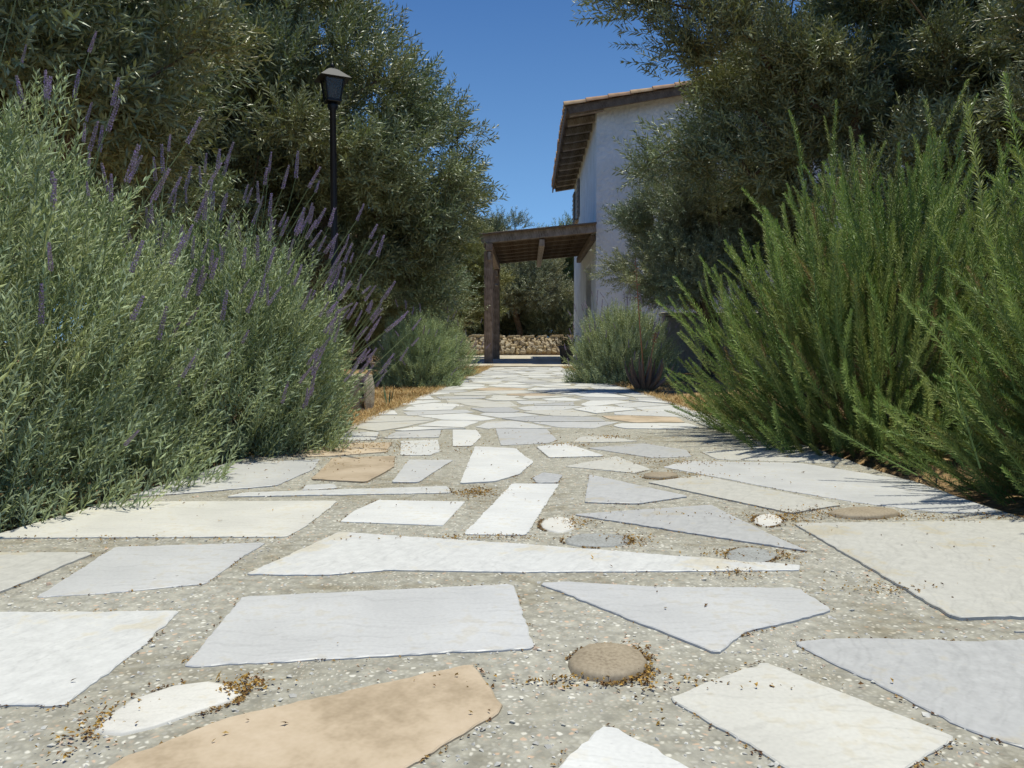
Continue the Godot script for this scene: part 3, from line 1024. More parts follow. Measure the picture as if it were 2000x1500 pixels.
func make_grass() -> void:
	var st := begin(false)
	for k in 7:
		var a := rf(0, TAU)
		var b := Vector3(rf(-0.02, 0.02), 0, rf(-0.02, 0.02))
		var d := Vector3(cos(a), 0, sin(a)) * rf(0.2, 1.2) + Vector3.UP
		var l := rf(0.03, 0.075)
		var side := Vector3(-sin(a), 0, cos(a)) * 0.0016
		var c := rf(0.7, 1.3)
		st.set_color(Color(c, c, c))
		var mid := b + d.normalized() * l * 0.6
		var tip := mid + (d.normalized() + Vector3(cos(a), -0.4, sin(a)) * 0.7).normalized() * l * 0.5
		tri(st, b - side, mid, b + side)
		tri(st, mid - side * 0.8, tip, mid + side * 0.8)
		tri(st, b - side, mid - side, mid + side)
	var tuft := finish(st)
	var xfs := []
	var cols := []
	var patch := noise(FastNoiseLite.TYPE_SIMPLEX_SMOOTH, 0.9, 31, 2)
	while xfs.size() < 24000:
		var z := -3.4 - 10.5 * pow(rng.randf(), 1.15)
		var out := 1.9 * pow(rng.randf(), 1.7)
		var left := rng.randf() < 0.55
		var x := edge_x(PATH_LEFT, z) + 0.03 - out if left else edge_x(PATH_RIGHT, z) - 0.03 + out
		var v := patch.get_noise_2d(x, z)
		if v < -0.3 and out > 0.15:
			continue
		var s := rf(0.55, 1.15) * (1.0 + 0.4 * v)
		xfs.append(Transform3D(Basis(Vector3.UP, rf(0, TAU)).scaled_local(Vector3(s, s, s)), Vector3(x, -0.02, z)))
		var c := rf(0.7, 1.25)
		var t := rng.randf()
		cols.append((Color(0.46, 0.305, 0.13) if t < 0.5 else (Color(0.54, 0.4, 0.2) if t < 0.9 else (Color(0.2, 0.22, 0.09) if t < 0.95 else Color(0.25, 0.16, 0.09)))) * c)
	var o := copies("dry_grass", tuft, M["straw"], self, xfs, cols)
	tag(o, "short dry ochre grass along both edges of the path", "grass")
	o.set_meta("kind", "stuff")

# ---------------------------------------------------------------- house

func wall_box(st: SurfaceTool, a: Vector3, b: Vector3) -> void:
	chamfered(st, (b - a).abs(), 0.012, Transform3D(Basis.IDENTITY, (a + b) / 2.0))

func barrel(length: float, r0: float, r1: float) -> ArrayMesh:
	# half-round clay tile along +x, convex side up, with thickness
	var st := begin(true)
	var n := 7
	var o0 := []
	var o1 := []
	var i0 := []
	var i1 := []
	for k in n + 1:
		var a := PI * k / n
		var u := Vector3(0, sin(a), cos(a))
		o0.append(u * r0)
		o1.append(Vector3(length, 0, 0) + u * r1)
		i0.append(u * (r0 - 0.014))
		i1.append(Vector3(length, 0, 0) + u * (r1 - 0.014))
	for k in n:
		quad(st, o0[k], o0[k + 1], o1[k + 1], o1[k])
		quad(st, i0[k + 1], i0[k], i1[k], i1[k + 1])
	st.set_smooth_group(-1)
	for k in n:
		quad(st, i0[k], i0[k + 1], o0[k + 1], o0[k])
		quad(st, o1[k], o1[k + 1], i1[k + 1], i1[k])
	quad(st, o0[0], o1[0], i1[0], i0[0])
	quad(st, i0[n], i1[n], o1[n], o0[n])
	return finish(st)

const SLOPE = 0.163

func roof_y(x: float) -> float:
	return 4.62 + SLOPE * (x - 0.71) if x < 5.4 else 4.62 + SLOPE * (10.8 - 0.71 - x)

func make_house() -> void:
	var o := thing("house", "white plastered two-storey house with clay tiled roof and timber eaves", "house", Vector3(1.28, 0, -15))
	var base := o.position
	# walls: gable towards the path, side wall with a doorway and an upper window, the other two plain
	var st := begin(false)
	var T := 0.3
	var W := 8.2
	var L := 7.0
	for side in 2:
		st = begin(false)
		var z0 := 0.0 if side == 0 else -L
		var z1 := -T if side == 0 else -L + T
		var pts := [[0.0, -0.1], [W, -0.1], [W, roof_y(base.x + W) + 0.02], [5.4 - base.x, roof_y(5.4) + 0.02], [0.0, roof_y(base.x) + 0.02]]
		for k in 5:
			var a: Array = pts[k]
			var b: Array = pts[(k + 1) % 5]
			quad(st, Vector3(a[0], a[1], z0), Vector3(a[0], a[1], z1), Vector3(b[0], b[1], z1), Vector3(b[0], b[1], z0))
		for k in [1, 2, 3]:
			tri(st, Vector3(pts[0][0], pts[0][1], z0), Vector3(pts[k + 1][0], pts[k + 1][1], z0), Vector3(pts[k][0], pts[k][1], z0))
			tri(st, Vector3(pts[0][0], pts[0][1], z1), Vector3(pts[k][0], pts[k][1], z1), Vector3(pts[k + 1][0], pts[k + 1][1], z1))
		put("gable_wall" if side == 0 else "rear_wall", finish(st), M["plaster"], o)
	st = begin(false)
	var top := roof_y(base.x) + 0.02
	# side wall pieces round a doorway (z -1.1 to -2.6, to 2.02 m) and a window (z -5.15 to -6.4, 3.5 to 4.42 m)
	for q in [[-T, -1.1, -0.1, top], [-1.1, -2.6, 2.02, top], [-2.6, -5.15, -0.1, top], [-5.15, -6.4, -0.1, 3.5], [-5.15, -6.4, 4.42, top], [-6.4, -L + T, -0.1, top]]:
		wall_box(st, Vector3(0.0, q[2], q[0]), Vector3(T, q[3], q[1]))
	put("side_wall", finish(st), M["plaster"], o)
	st = begin(false)
	wall_box(st, Vector3(W - T, -0.1, -T), Vector3(W, roof_y(base.x + W) - 0.02, -L + T))
	put("side_wall", finish(st), M["plaster"], o)
	# doorway
	var door := put("door", box_mesh(Vector3(0.06, 1.98, 1.46), 0.01), M["timber_dark"], o, Transform3D(Basis.IDENTITY, Vector3(0.2, 1.01, -1.85)))
	for k in 5:
		put("plank", box_mesh(Vector3(0.02, 1.9, 0.27), 0.006), M["timber_dark"], door, Transform3D(Basis.IDENTITY, Vector3(-0.04, 0, -0.58 + 0.29 * k)))
	var hs := begin(true)
	tube(hs, [Vector3(-0.05, 0.02, 0.55), Vector3(-0.1, 0.02, 0.55), Vector3(-0.1, 0.02, 0.43)], [0.01, 0.01, 0.008], 6)
	put("handle", finish(hs), M["iron"], door)
	# upper window: frame, panes, sill, and a shutter on each side folded back against the wall
	var win := put("window", box_mesh(Vector3(0.05, 0.06, 1.25), 0.006), M["timber"], o, Transform3D(Basis.IDENTITY, Vector3(0.16, 4.39, -5.775)))
	put("frame", box_mesh(Vector3(0.05, 0.06, 1.25), 0.006), M["timber"], win, Transform3D(Basis.IDENTITY, Vector3(0, -0.86, 0)))
	for zz in [-0.6, 0.0, 0.6]:
		put("frame", box_mesh(Vector3(0.05, 0.8, 0.05), 0.006), M["timber"], win, Transform3D(Basis.IDENTITY, Vector3(0, -0.43, zz)))
	for zz in [-0.3, 0.3]:
		put("pane", box_mesh(Vector3(0.006, 0.8, 0.55), 0.001), M["window_glass"], win, Transform3D(Basis.IDENTITY, Vector3(0.01, -0.43, zz)))
	put("sill", box_mesh(Vector3(0.24, 0.05, 1.4), 0.01), M["clay_pale"], win, Transform3D(Basis.IDENTITY, Vector3(-0.12, -0.915, 0)))
	for zz in [-0.86, 0.86]:
		var sh := put("shutter", box_mesh(Vector3(0.035, 0.9, 0.44), 0.006), M["timber_grey"], o, Transform3D(Basis.IDENTITY, Vector3(-0.03, 3.96, -5.775 + zz)))
		for k in 7:
			put("slat", box_mesh(Vector3(0.012, 0.07, 0.36), 0.003), M["timber_grey"], sh, Transform3D(Basis(Vector3(0, 0, 1), 0.35), Vector3(-0.022, -0.36 + 0.12 * k, 0)))
	# roof: deck, rafters and fascia of the eaves, verge board, tiles
	var roof := Node3D.new()
	roof.name = "roof"
	o.add_child(roof)
	var z0 := 0.32
	var z1 := -7.35
	st = begin(false)
	for q in [[0.72, 5.4], [5.4, 10.08]]:
		var a0 := Vector3(q[0], roof_y(q[0]) + 0.03, 0) - Vector3(base.x, 0, 0)
		var b0 := Vector3(q[1], roof_y(q[1]) + 0.03, 0) - Vector3(base.x, 0, 0)
		var up := Vector3(0, 0.035, 0)
		quad(st, a0 + Vector3(0, 0, z1) + up, b0 + Vector3(0, 0, z1) + up, b0 + Vector3(0, 0, z0) + up, a0 + Vector3(0, 0, z0) + up)
		quad(st, a0 + Vector3(0, 0, z0), b0 + Vector3(0, 0, z0), b0 + Vector3(0, 0, z1), a0 + Vector3(0, 0, z1))
		quad(st, a0 + Vector3(0, 0, z0) + up, b0 + Vector3(0, 0, z0) + up, b0 + Vector3(0, 0, z0), a0 + Vector3(0, 0, z0))
		quad(st, b0 + Vector3(0, 0, z1) + up, a0 + Vector3(0, 0, z1) + up, a0 + Vector3(0, 0, z1), b0 + Vector3(0, 0, z1))
		quad(st, a0 + Vector3(0, 0, z1) + up, a0 + Vector3(0, 0, z0) + up, a0 + Vector3(0, 0, z0), a0 + Vector3(0, 0, z1))
	put("roof_deck", finish(st), M["timber_dark"], roof)
	for k in 12:
		var zz := 0.2 - 0.66 * k
		bar("rafter", Vector3(0.76 - base.x, roof_y(0.76) - 0.04, zz), Vector3(1.28 + 0.1 - base.x, roof_y(1.38) - 0.04, zz), 0.09, 0.13, M["timber_grey"] if k % 3 != 1 else M["timber_pale"], roof)
	bar("fascia", Vector3(0.70 - base.x, roof_y(0.70) + 0.0, z0), Vector3(0.70 - base.x, roof_y(0.70) + 0.0, z1), 0.03, 0.14, M["timber_dark"], roof)
	bar("verge_board", Vector3(0.74 - base.x, roof_y(0.74) - 0.02, z0 - 0.02), Vector3(5.4 - base.x, roof_y(5.4) - 0.02, z0 - 0.02), 0.03, 0.13, M["timber_dark"], roof)
	var tilt := Basis(Vector3(0, 0, 1), atan(SLOPE) - 0.022)
	var tile := barrel(0.46, 0.085, 0.07)
	for k in 12:
		var xx := 0.66 + 0.40 * k
		put("roof_tile", tile, M["clay"] if k % 3 else M["clay_pale"], roof, Transform3D(tilt, Vector3(xx - base.x, roof_y(xx) + 0.075, z0 - 0.01 + rf(-0.008, 0.008))))
	for k in 34:
		var zz := z0 - 0.22 * (k + 1)
		put("roof_tile", tile, M["clay"] if k % 4 else M["clay_pale"], roof, Transform3D(tilt, Vector3(0.66 - base.x + rf(-0.01, 0.01), roof_y(0.66) + 0.065, zz)))
	var xfs := []
	var cols := []
	for k in range(1, 12):
		for j in 34:
			var xx := 0.66 + 0.40 * k
			xfs.append(Transform3D(tilt, Vector3(xx - base.x, roof_y(xx) + 0.065, z0 - 0.22 * (j + 1))))
			cols.append(Color.WHITE)
	var back := Basis(Vector3.UP, PI) * tilt
	for k in range(0, 12):
		for j in 35:
			var xx := 10.14 - 0.40 * k
			xfs.append(Transform3D(back, Vector3(xx - base.x, roof_y(xx) + 0.065, z0 - 0.22 * j)))
			cols.append(Color.WHITE)
	copies("roof_tiles", tile, M["clay"], roof, xfs, cols).set_meta("kind", "stuff")

func make_porch() -> void:
	var o := thing("porch", "lean-to timber porch with brown posts against the white house", "porch", Vector3(0, 0, -15))
	var zb := -4.0
	# roof plane: rises from x -0.86 (2.28 m) to the house wall at 1.27 (2.48 m)
	var y_at := func(x: float) -> float:
		return 2.30 + 0.095 * (x + 0.86)
	for zz in [-0.02, zb + 0.25]:
		var p := put("post", box_mesh(Vector3(0.16, 2.1, 0.16), 0.012), M["timber"], o, Transform3D(Basis.IDENTITY, Vector3(-0.73, 1.06, zz)))
		put("bracket", box_mesh(Vector3(0.05, 0.16, 0.12), 0.006), M["timber_pale"], p, Transform3D(Basis.IDENTITY, Vector3(0.02, 0.955, 0.11)))
	bar("beam", Vector3(-0.71, 2.18, 0.16), Vector3(-0.71, 2.18, zb - 0.1), 0.13, 0.14, M["timber"], o)
	bar("beam", Vector3(0.27, 2.26, 0.1), Vector3(0.27, 2.26, zb - 0.1), 0.1, 0.13, M["timber_pale"], o)
	bar("ledger", Vector3(1.22, 2.36, -0.05), Vector3(1.22, 2.36, zb - 0.1), 0.1, 0.12, M["timber_dark"], o)
	for k in 2:
		# knee braces from the posts to the beam
		var zz: float = [-0.11, zb + 0.34][k]
		bar("brace", Vector3(-0.715, 1.72, zz), Vector3(-0.715, 2.12, zz - 0.42), 0.07, 0.08, M["timber_pale"], o)
	for k in 7:
		var zz := -0.06 - k * 0.65
		bar("rafter", Vector3(-0.84, y_at.call(-0.84) - 0.0, zz), Vector3(1.24, y_at.call(1.24) - 0.0, zz), 0.08, 0.1, M["timber_dark"], o)
	for k in 14:
		var x := -0.80 + k * 0.15
		bar("roof_board", Vector3(x, y_at.call(x) + 0.063, 0.1), Vector3(x, y_at.call(x) + 0.063, zb - 0.2), 0.144, 0.022, M["timber_dark"] if k % 3 else M["timber"], o, 0.003)
	bar("fascia", Vector3(-0.86, y_at.call(-0.86) + 0.02, 0.125), Vector3(1.27, y_at.call(1.27) + 0.02, 0.125), 0.035, 0.16, M["timber_grey"], o)
	# thin roofing sheet on the boards
	var st := begin(false)
	var a := Vector3(-0.9, y_at.call(-0.9) + 0.105, (zb - 0.05) / 2.0)
	var b := Vector3(1.275, y_at.call(1.275) + 0.105, (zb - 0.05) / 2.0)
	var d := b - a
	chamfered(st, Vector3(d.length(), 0.03, -zb + 0.5), 0.005, Transform3D(Basis(Vector3(0, 0, 1), atan2(d.y, d.x)), (a + b) / 2.0))
	put("roofing_sheet", finish(st), M["timber_dark"], o)

# an uneven stone: a box with jittered corners and chamfers
func rubble(s: Vector3, jitter: float) -> ArrayMesh:
	var st := begin(false)
	var lat := 3
	var nl := 6
	var ringsv := []
	for k in lat + 2:
		var rr := []
		var v := -0.5 + float(k) / (lat + 1)
		for i in nl:
			var a := TAU * i / nl
			var q := Vector3(cos(a), v * 2.0, sin(a))
			var f := 1.0 if k > 0 and k < lat + 1 else 0.62
			var cx := signf(q.x) * pow(absf(q.x), 0.55) * f
			var cz := signf(q.z) * pow(absf(q.z), 0.55) * f
			rr.append(Vector3(cx * s.x * 0.5, v * s.y, cz * s.z * 0.5) + rdir() * jitter)
		ringsv.append(rr)
	for k in lat + 1:
		for i in nl:
			var j := (i + 1) % nl
			quad(st, ringsv[k][i], ringsv[k][j], ringsv[k + 1][j], ringsv[k + 1][i])
	for i in range(1, nl - 1):
		tri(st, ringsv[0][0], ringsv[0][i + 1], ringsv[0][i])
		tri(st, ringsv[lat + 1][0], ringsv[lat + 1][i], ringsv[lat + 1][i + 1])
	return finish(st)

func make_stone_wall() -> void:
	var o := thing("stone_wall", "low dry rubble wall of yellow stones beyond the porch", "wall", Vector3(0, 0.0, -24.2))
	o.rotation = Vector3(-0.55, 0.28, 0)
	var shapes := []
	for k in 8:
		shapes.append(rubble(Vector3.ONE, 0.1))
	put("core", box_mesh(Vector3(6.8, 0.5, 0.22), 0.02), M["rock3"], o, Transform3D(Basis.IDENTITY, Vector3(-0.5, 0.23, -0.05)))
	var y := 0.02
	while y < 0.47:
		var h := rf(0.1, 0.15)
		var x := -3.9
		while x < 2.9:
			var w := rf(0.08, 0.22)
			put("stone", shapes[rng.randi() % 8], M["rock%d" % (rng.randi() % 4)], o, Transform3D(Basis.from_euler(Vector3(rf(-0.3, 0.3), rf(-0.3, 0.3), rf(-0.45, 0.45))).scaled_local(Vector3(w * 1.05, h * rf(0.8, 1.35), rf(0.18, 0.26))), Vector3(x + w / 2, y + h / 2 + rf(-0.03, 0.03), 0.09 + rf(-0.03, 0.04))))
			x += w
		y += h
	var x := -3.95
	while x < 2.9:
		var w := rf(0.35, 0.6)
		put("coping_stone", shapes[rng.randi() % 8], M["rock2"], o, Transform3D(Basis.from_euler(Vector3(0, 0, rf(-0.02, 0.02))).scaled_local(Vector3(w, 0.06, 0.42)), Vector3(x + w / 2, y + 0.02, 0.04)))
		x += w
	for k in 9:
		put("loose_stone", shapes[rng.randi() % 8], M["rock2"], o, Transform3D(Basis(Vector3.UP, rf(0, 3)).scaled_local(Vector3(rf(0.1, 0.2), rf(0.07, 0.12), 0.12)), Vector3(-1.6 + k * 0.2 + rf(-0.06, 0.06), y + 0.09, -0.02)))

func make_small_things() -> void:
	# lamp on a tall post
	var o := thing("garden_lamp", "tall black garden lamp post with a four-sided lantern by the olive", "lamp", Vector3(-1.45, -0.02, -6.0))
	var st := begin(true)
	tube(st, [Vector3(0, 0, 0), Vector3(0, 0.05, 0), Vector3(0, 0.06, 0), Vector3(0, 0.4, 0), Vector3(0, 0.42, 0), Vector3(0, 2.16, 0), Vector3(0, 2.19, 0), Vector3(0, 2.22, 0)], [0.08, 0.08, 0.042, 0.036, 0.027, 0.024, 0.042, 0.03], 12)
	put("post", finish(st), M["iron"], o)
	var lan := Node3D.new()
	lan.name = "lantern"
	lan.position = Vector3(0, 2.22, 0)
	lan.rotation.y = 0.5
	o.add_child(lan)
	put("base", box_mesh(Vector3(0.11, 0.02, 0.11), 0.004), M["iron"], lan, Transform3D(Basis.IDENTITY, Vector3(0, 0.008, 0)))
	for s in [[-1, -1], [-1, 1], [1, 1], [1, -1]]:
		bar("bar", Vector3(s[0] * 0.048, 0.015, s[1] * 0.048), Vector3(s[0] * 0.07, 0.175, s[1] * 0.07), 0.01, 0.01, M["iron"], lan, 0.002)
	for k in 4:
		var b := Basis(Vector3.UP, PI / 2 * k)
		var g := begin(false)
		quad(g, b * Vector3(-0.045, 0.02, 0.047), b * Vector3(-0.066, 0.172, 0.067), b * Vector3(0.066, 0.172, 0.067), b * Vector3(0.045, 0.02, 0.047))
		quad(g, b * Vector3(0.045, 0.02, 0.044), b * Vector3(0.066, 0.172, 0.064), b * Vector3(-0.066, 0.172, 0.064), b * Vector3(-0.045, 0.02, 0.044))
		put("pane", finish(g), M["lamp_glass"], lan)
	st = begin(true)
	tube(st, [Vector3(0, 0.02, 0), Vector3(0, 0.05, 0), Vector3(0, 0.052, 0), Vector3(0, 0.09, 0), Vector3(0, 0.12, 0), Vector3(0, 0.135, 0)], [0.014, 0.014, 0.018, 0.03, 0.024, 0.002], 10)
	put("bulb", finish(st), plain(lin(0.5, 0.47, 0.36), 0.4), lan)
	st = begin(false)
	for k in 4:
		var b := Basis(Vector3.UP, PI / 2 * k)
		var p := [b * Vector3(-0.115, 0.165, 0.115), b * Vector3(0.115, 0.165, 0.115), b * Vector3(0.035, 0.235, 0.035), b * Vector3(-0.035, 0.235, 0.035), b * Vector3(0, 0.255, 0)]
		quad(st, p[0], p[3], p[2], p[1])
		tri(st, p[3], p[4], p[2])
		tri(st, p[0], p[1], Vector3(0, 0.175, 0))
	put("roof", finish(st), plain(lin(0.022, 0.024, 0.027), 0.6), lan)
	st = begin(true)
	tube(st, [Vector3(0, 0.25, 0), Vector3(0, 0.262, 0), Vector3(0, 0.275, 0), Vector3(0, 0.29, 0)], [0.006, 0.012, 0.011, 0.002], 8)
	put("finial", finish(st), M["iron"], lan)

	# hollow block standing on end at the path's left edge
	o = thing("hollow_block", "small weathered pale block with hollows standing beside the left path edge", "block", Vector3(-1.04, -0.02, -4.97))
	o.rotation.y = -0.32
	o.scale = Vector3(0.72, 1.0, 0.8)
	st = begin(false)
	chamfered(st, Vector3(0.11, 0.24, 0.15), 0.008, Transform3D(Basis.IDENTITY, Vector3(-0.035, 0.12, 0)))
	put("body", finish(st), M["rock2"], o)
	put("rim", rubble(Vector3(0.028, 0.235, 0.15), 0.003), M["rock2"], o, Transform3D(Basis.IDENTITY, Vector3(0.075, 0.12, 0)))
	for k in 4:
		put("web", box_mesh(Vector3(0.056, 0.026, 0.13), 0.005), M["rock2"], o, Transform3D(Basis.IDENTITY, Vector3(0.042, 0.015 + 0.068 * k, 0)))
	# two pale rocks
	var rk := rubble(Vector3(0.2, 0.34, 0.2), 0.03)
	o = thing("rock", "upright pale boulder behind the small lavender left of the path", "rock", Vector3(-1.62, 0, -9.4))
	put("lower_stone", rk, M["rock2"], o, Transform3D(Basis.IDENTITY, Vector3(0, 0.15, 0)))
	put("upper_stone", rubble(Vector3(0.24, 0.22, 0.2), 0.03), M["rock2"], o, Transform3D(Basis.IDENTITY, Vector3(0.01, 0.42, 0)))
	o = thing("rock", "light grey stone lying inside the left lavender near the hollow block", "rock", Vector3(-1.22, 0, -4.72))
	put("stone", rubble(Vector3(0.16, 0.3, 0.2), 0.02), M["pebble_g"], o, Transform3D(Basis(Vector3(0, 0, 1), 0.2), Vector3(0, 0.14, 0)))

	# aloe with two flower stalks
	o = thing("aloe_plant", "dark red-brown aloe with tall thin flower stalks right of the path", "aloe", Vector3(1.02, -0.02, -6.95))
	for k in 17:
		var a := k * 2.4
		var t := k / 16.0
		var d := Vector3(cos(a), 0, sin(a))
		var l := lerpf(0.3, 0.36, rng.randf())
		var out := lerpf(0.62, 0.14, t) * rf(0.85, 1.15)
		var pts := []
		var rad := []
		for s in 6:
			var u := s / 5.0
			pts.append(d * (0.03 + out * l * (u + 0.2 * sin(u * PI))) + Vector3.UP * (0.02 + l * (1.0 - 0.45 * out) * pow(u, 1.15)))
			rad.append(lerpf(0.026, 0.0015, pow(u, 1.4)))
		st = begin(true)
		tube(st, pts, rad, 6)
		put("leaf", finish(st), M["aloe"] if k % 5 else M["aloe_pale"], o)
	for s in [[Vector3(-0.09, 0, 0.02), 1.16, 0.0], [Vector3(0.1, 0, -0.02), 0.53, 0.02]]:
		st = begin(true)
		tube(st, [Vector3(0, 0.1, 0), s[0] * 0.5 + Vector3(0, s[1] * 0.5, 0), s[0] + Vector3(0, s[1], 0)], [0.006, 0.005, 0.003], 5)
		var stalk := put("flower_stalk", finish(st), M["aloe_stalk"], o)
		st = begin(true)
		for k in 16:
			var u := 0.62 + 0.38 * k / 16.0 if s[2] == 0.0 else 0.84 + 0.16 * k / 16.0
			var p: Vector3 = s[0] * u + Vector3(0, s[1] * u, 0)
			var d := Vector3(cos(k * 2.4), -0.25, sin(k * 2.4))
			tube(st, [p, p + d * 0.014, p + d * 0.026], [0.002, 0.004, 0.002], 4)
		put("flower_head", finish(st), M["aloe_stalk"], stalk)

	# young plant with upright blades on the dry grass
	o = thing("young_plant", "young plant with a few upright green blades on dry grass", "plant", Vector3(-0.93, -0.02, -5.3))
	for k in 8:
		var a := rf(0, TAU)
		var d := Vector3(cos(a), 0, sin(a)) * rf(0.15, 0.5) + Vector3.UP
		st = begin(false)
		leaf(st, Vector3(cos(a), 0, sin(a)) * 0.006, d.normalized(), Vector3(-sin(a), 0, cos(a)), rf(0.1, 0.19), 0.011, 0.05)
		put("blade", finish(st), M["blade"], o)

	# low grey garden wall to the right
	o = thing("garden_wall", "low grey plastered garden wall behind the rosemary", "wall", Vector3(1.72, 0, -10.2))
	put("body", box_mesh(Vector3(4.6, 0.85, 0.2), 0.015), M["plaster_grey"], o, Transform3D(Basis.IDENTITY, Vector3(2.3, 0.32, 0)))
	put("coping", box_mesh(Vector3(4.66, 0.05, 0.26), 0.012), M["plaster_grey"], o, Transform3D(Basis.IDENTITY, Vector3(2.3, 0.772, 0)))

	# dark pot by the porch
	o = thing("plant_pot", "dark pot with a leafy plant by the right lavender and porch", "plant pot", Vector3(0.72, 0.022, -14.6))
	st = begin(true)
	tube(st, [Vector3.ZERO, Vector3(0, 0.28, 0), Vector3(0, 0.285, 0), Vector3(0, 0.33, 0), Vector3(0, 0.33, 0), Vector3(0, 0.28, 0)], [0.1, 0.14, 0.155, 0.155, 0.135, 0.13], 14)
	put("pot", finish(st), M["pot"], o)
	var xfs := []
	var cols := []
	for k in 60:
		var d := dome_dir(0.1)
		xfs.append(Transform3D(basis_y(d + Vector3.UP * 0.4, rf(0, TAU)).scaled_local(Vector3.ONE * rf(1.0, 1.5)), Vector3(0, 0.3, 0) + d * rf(0.0, 0.14)))
		cols.append(Color(0.05, 0.085, 0.035) * rf(0.7, 1.3))
	copies("foliage", lavender_sprigs[0], M["lavender"], o, xfs, cols).set_meta("kind", "stuff")

# ---------------------------------------------------------------- the scene

func _ready() -> void:
	rng.seed = 20240611
	lump.noise_type = FastNoiseLite.TYPE_SIMPLEX_SMOOTH
	lump.seed = 17
	lump.frequency = 0.02
	lump.fractal_octaves = 3

	var cam := Camera3D.new()
	cam.name = "camera"
	cam.position = Vector3(0, 0.42, 0)
	cam.rotation_degrees = Vector3(-3.02, 1.10, 0)
	cam.fov = 51.5
	cam.near = 0.05
	cam.far = 2000.0
	add_child(cam)
	cam.current = true

	var env := Environment.new()
	env.background_mode = Environment.BG_SKY
	var sky := Sky.new()
	var sm := ProceduralSkyMaterial.new()
	sm.sky_top_color = Color(0.13, 0.295, 0.545)
	sm.sky_horizon_color = Color(0.55, 0.76, 0.95)
	sm.sky_curve = 0.17
	sm.ground_bottom_color = Color(0.3, 0.26, 0.2)
	sm.ground_horizon_color = Color(0.5, 0.55, 0.58)
	sm.sun_angle_max = 12.0
	sm.energy_multiplier = 0.98
	sky.sky_material = sm
	env.sky = sky
	env.tonemap_mode = Environment.TONE_MAPPER_LINEAR
	env.tonemap_exposure = 1.3
	env.sdfgi_enabled = true
	env.ssao_enabled = true
	env.ssil_enabled = true
	var we := WorldEnvironment.new()
	we.name = "world_environment"
	we.environment = env
	add_child(we)

	var sun := DirectionalLight3D.new()
	sun.name = "sun"
	sun.light_energy = 1.1
	sun.light_color = Color(1.0, 0.985, 0.915)
	sun.light_angular_distance = 0.5
	sun.shadow_enabled = true
	add_child(sun)
	# the sun stands high, ahead of the camera and to the right
	sun.look_at_from_position(Vector3(0.12, 1.0, -0.07) * 50.0, Vector3.ZERO, Vector3.FORWARD)

	make_materials()
	for i in 4:
		var m := green(0.5, Color(0.55, 0.6, 0.3))
		m.albedo_color = [lin(0.29, 0.385, 0.125), lin(0.25, 0.345, 0.11), lin(0.21, 0.295, 0.1), lin(0.32, 0.38, 0.135)][i]
		M["rosemary_shoot%d" % i] = m
	make_pieces()
	make_ground()
	make_path()
	make_house()
	make_porch()
	make_stone_wall()

	# trees
	var og := "olive trees around the path"
	var green_olive := Color(0.235, 0.3, 0.185)
	olive("olive_tree", "large olive with dense crown behind the garden lamp on the left", og, Vector3(-2.75, 0, -8.6), Vector3(0.35, 1.15, 0.1), Vector3(-0.3, 2.4, 0), Vector3(2.4, 2.0, 1.75), 300, 66, green_olive, 0.16, 1.3, [Vector3(-0.78, 2.15, -8.4), Vector3(-0.85, 1.85, -8.5), Vector3(-0.95, 1.55, -8.6), Vector3(-1.05, 1.25, -8.7), Vector3(-1.1, 0.95, -8.9), Vector3(-1.0, 1.7, -8.3), Vector3(-1.1, 1.3, -8.5), Vector3(-0.95, 2.0, -8.9), Vector3(-1.2, 0.9, -8.9)])
	olive("olive_tree", "nearer olive with long leaves above the leftmost lavender", og, Vector3(-3.4, 0, -4.9), Vector3(0.1, 1.3, 0), Vector3(0.0, 2.6, 0), Vector3(1.5, 1.5, 1.4), 140, 66, green_olive, 0.12, 1.3)
	var sprays := [Vector3(2.0, 3.1, -7.2), Vector3(1.7, 3.2, -7.1), Vector3(1.4, 3.25, -7.0), Vector3(1.05, 3.35, -7.0), Vector3(0.75, 3.4, -7.0), Vector3(1.2, 3.0, -7.0), Vector3(1.5, 2.95, -7.1), Vector3(1.9, 3.5, -7.2), Vector3(1.55, 3.65, -7.1), Vector3(1.2, 3.7, -7.0), Vector3(0.95, 3.75, -7.1), Vector3(1.75, 2.5, -7.7), Vector3(1.45, 2.3, -7.8), Vector3(1.15, 2.15, -7.8), Vector3(1.6, 2.1, -7.7), Vector3(1.9, 2.3, -7.6), Vector3(1.75, 2.85, -7.7), Vector3(2.0, 2.75, -7.6), Vector3(2.25, 2.9, -7.5), Vector3(2.5, 2.7, -7.5), Vector3(2.2, 2.5, -7.6), Vector3(2.6, 3.05, -7.5), Vector3(2.85, 2.85, -7.4), Vector3(2.75, 2.5, -7.5), Vector3(2.4, 3.2, -7.6), Vector3(3.0, 2.6, -7.4), Vector3(2.45, 2.2, -7.6), Vector3(2.1, 2.0, -7.7)]
	olive("olive_tree", "tall spreading olive above the rosemary, its twigs reaching over the roof", og, Vector3(4.4, 0, -8.3), Vector3(-0.2, 1.1, 0.1), Vector3(0.05, 2.9, 0), Vector3(2.6, 2.1, 2.0), 330, 68, green_olive, 0.17, 1.25, sprays, 0.3)
	olive("olive_tree", "small silvery olive in front of the house wall", og, Vector3(2.12, 0, -9.2), Vector3(0.0, 0.7, 0), Vector3(0.0, 1.5, 0), Vector3(1.12, 1.0, 0.85), 140, 80, Color(0.29, 0.365, 0.265), 0.08, 0.75, [], 0.26)
	olive("olive_tree", "dark olive at the far right behind the nearest rosemary", og, Vector3(4.9, 0, -5.6), Vector3(0.0, 1.2, 0), Vector3(0, 2.3, 0), Vector3(1.5, 1.6, 1.4), 130, 68, green_olive, 0.12, 1.25)
	var bg := "trees behind the porch and the stone wall"
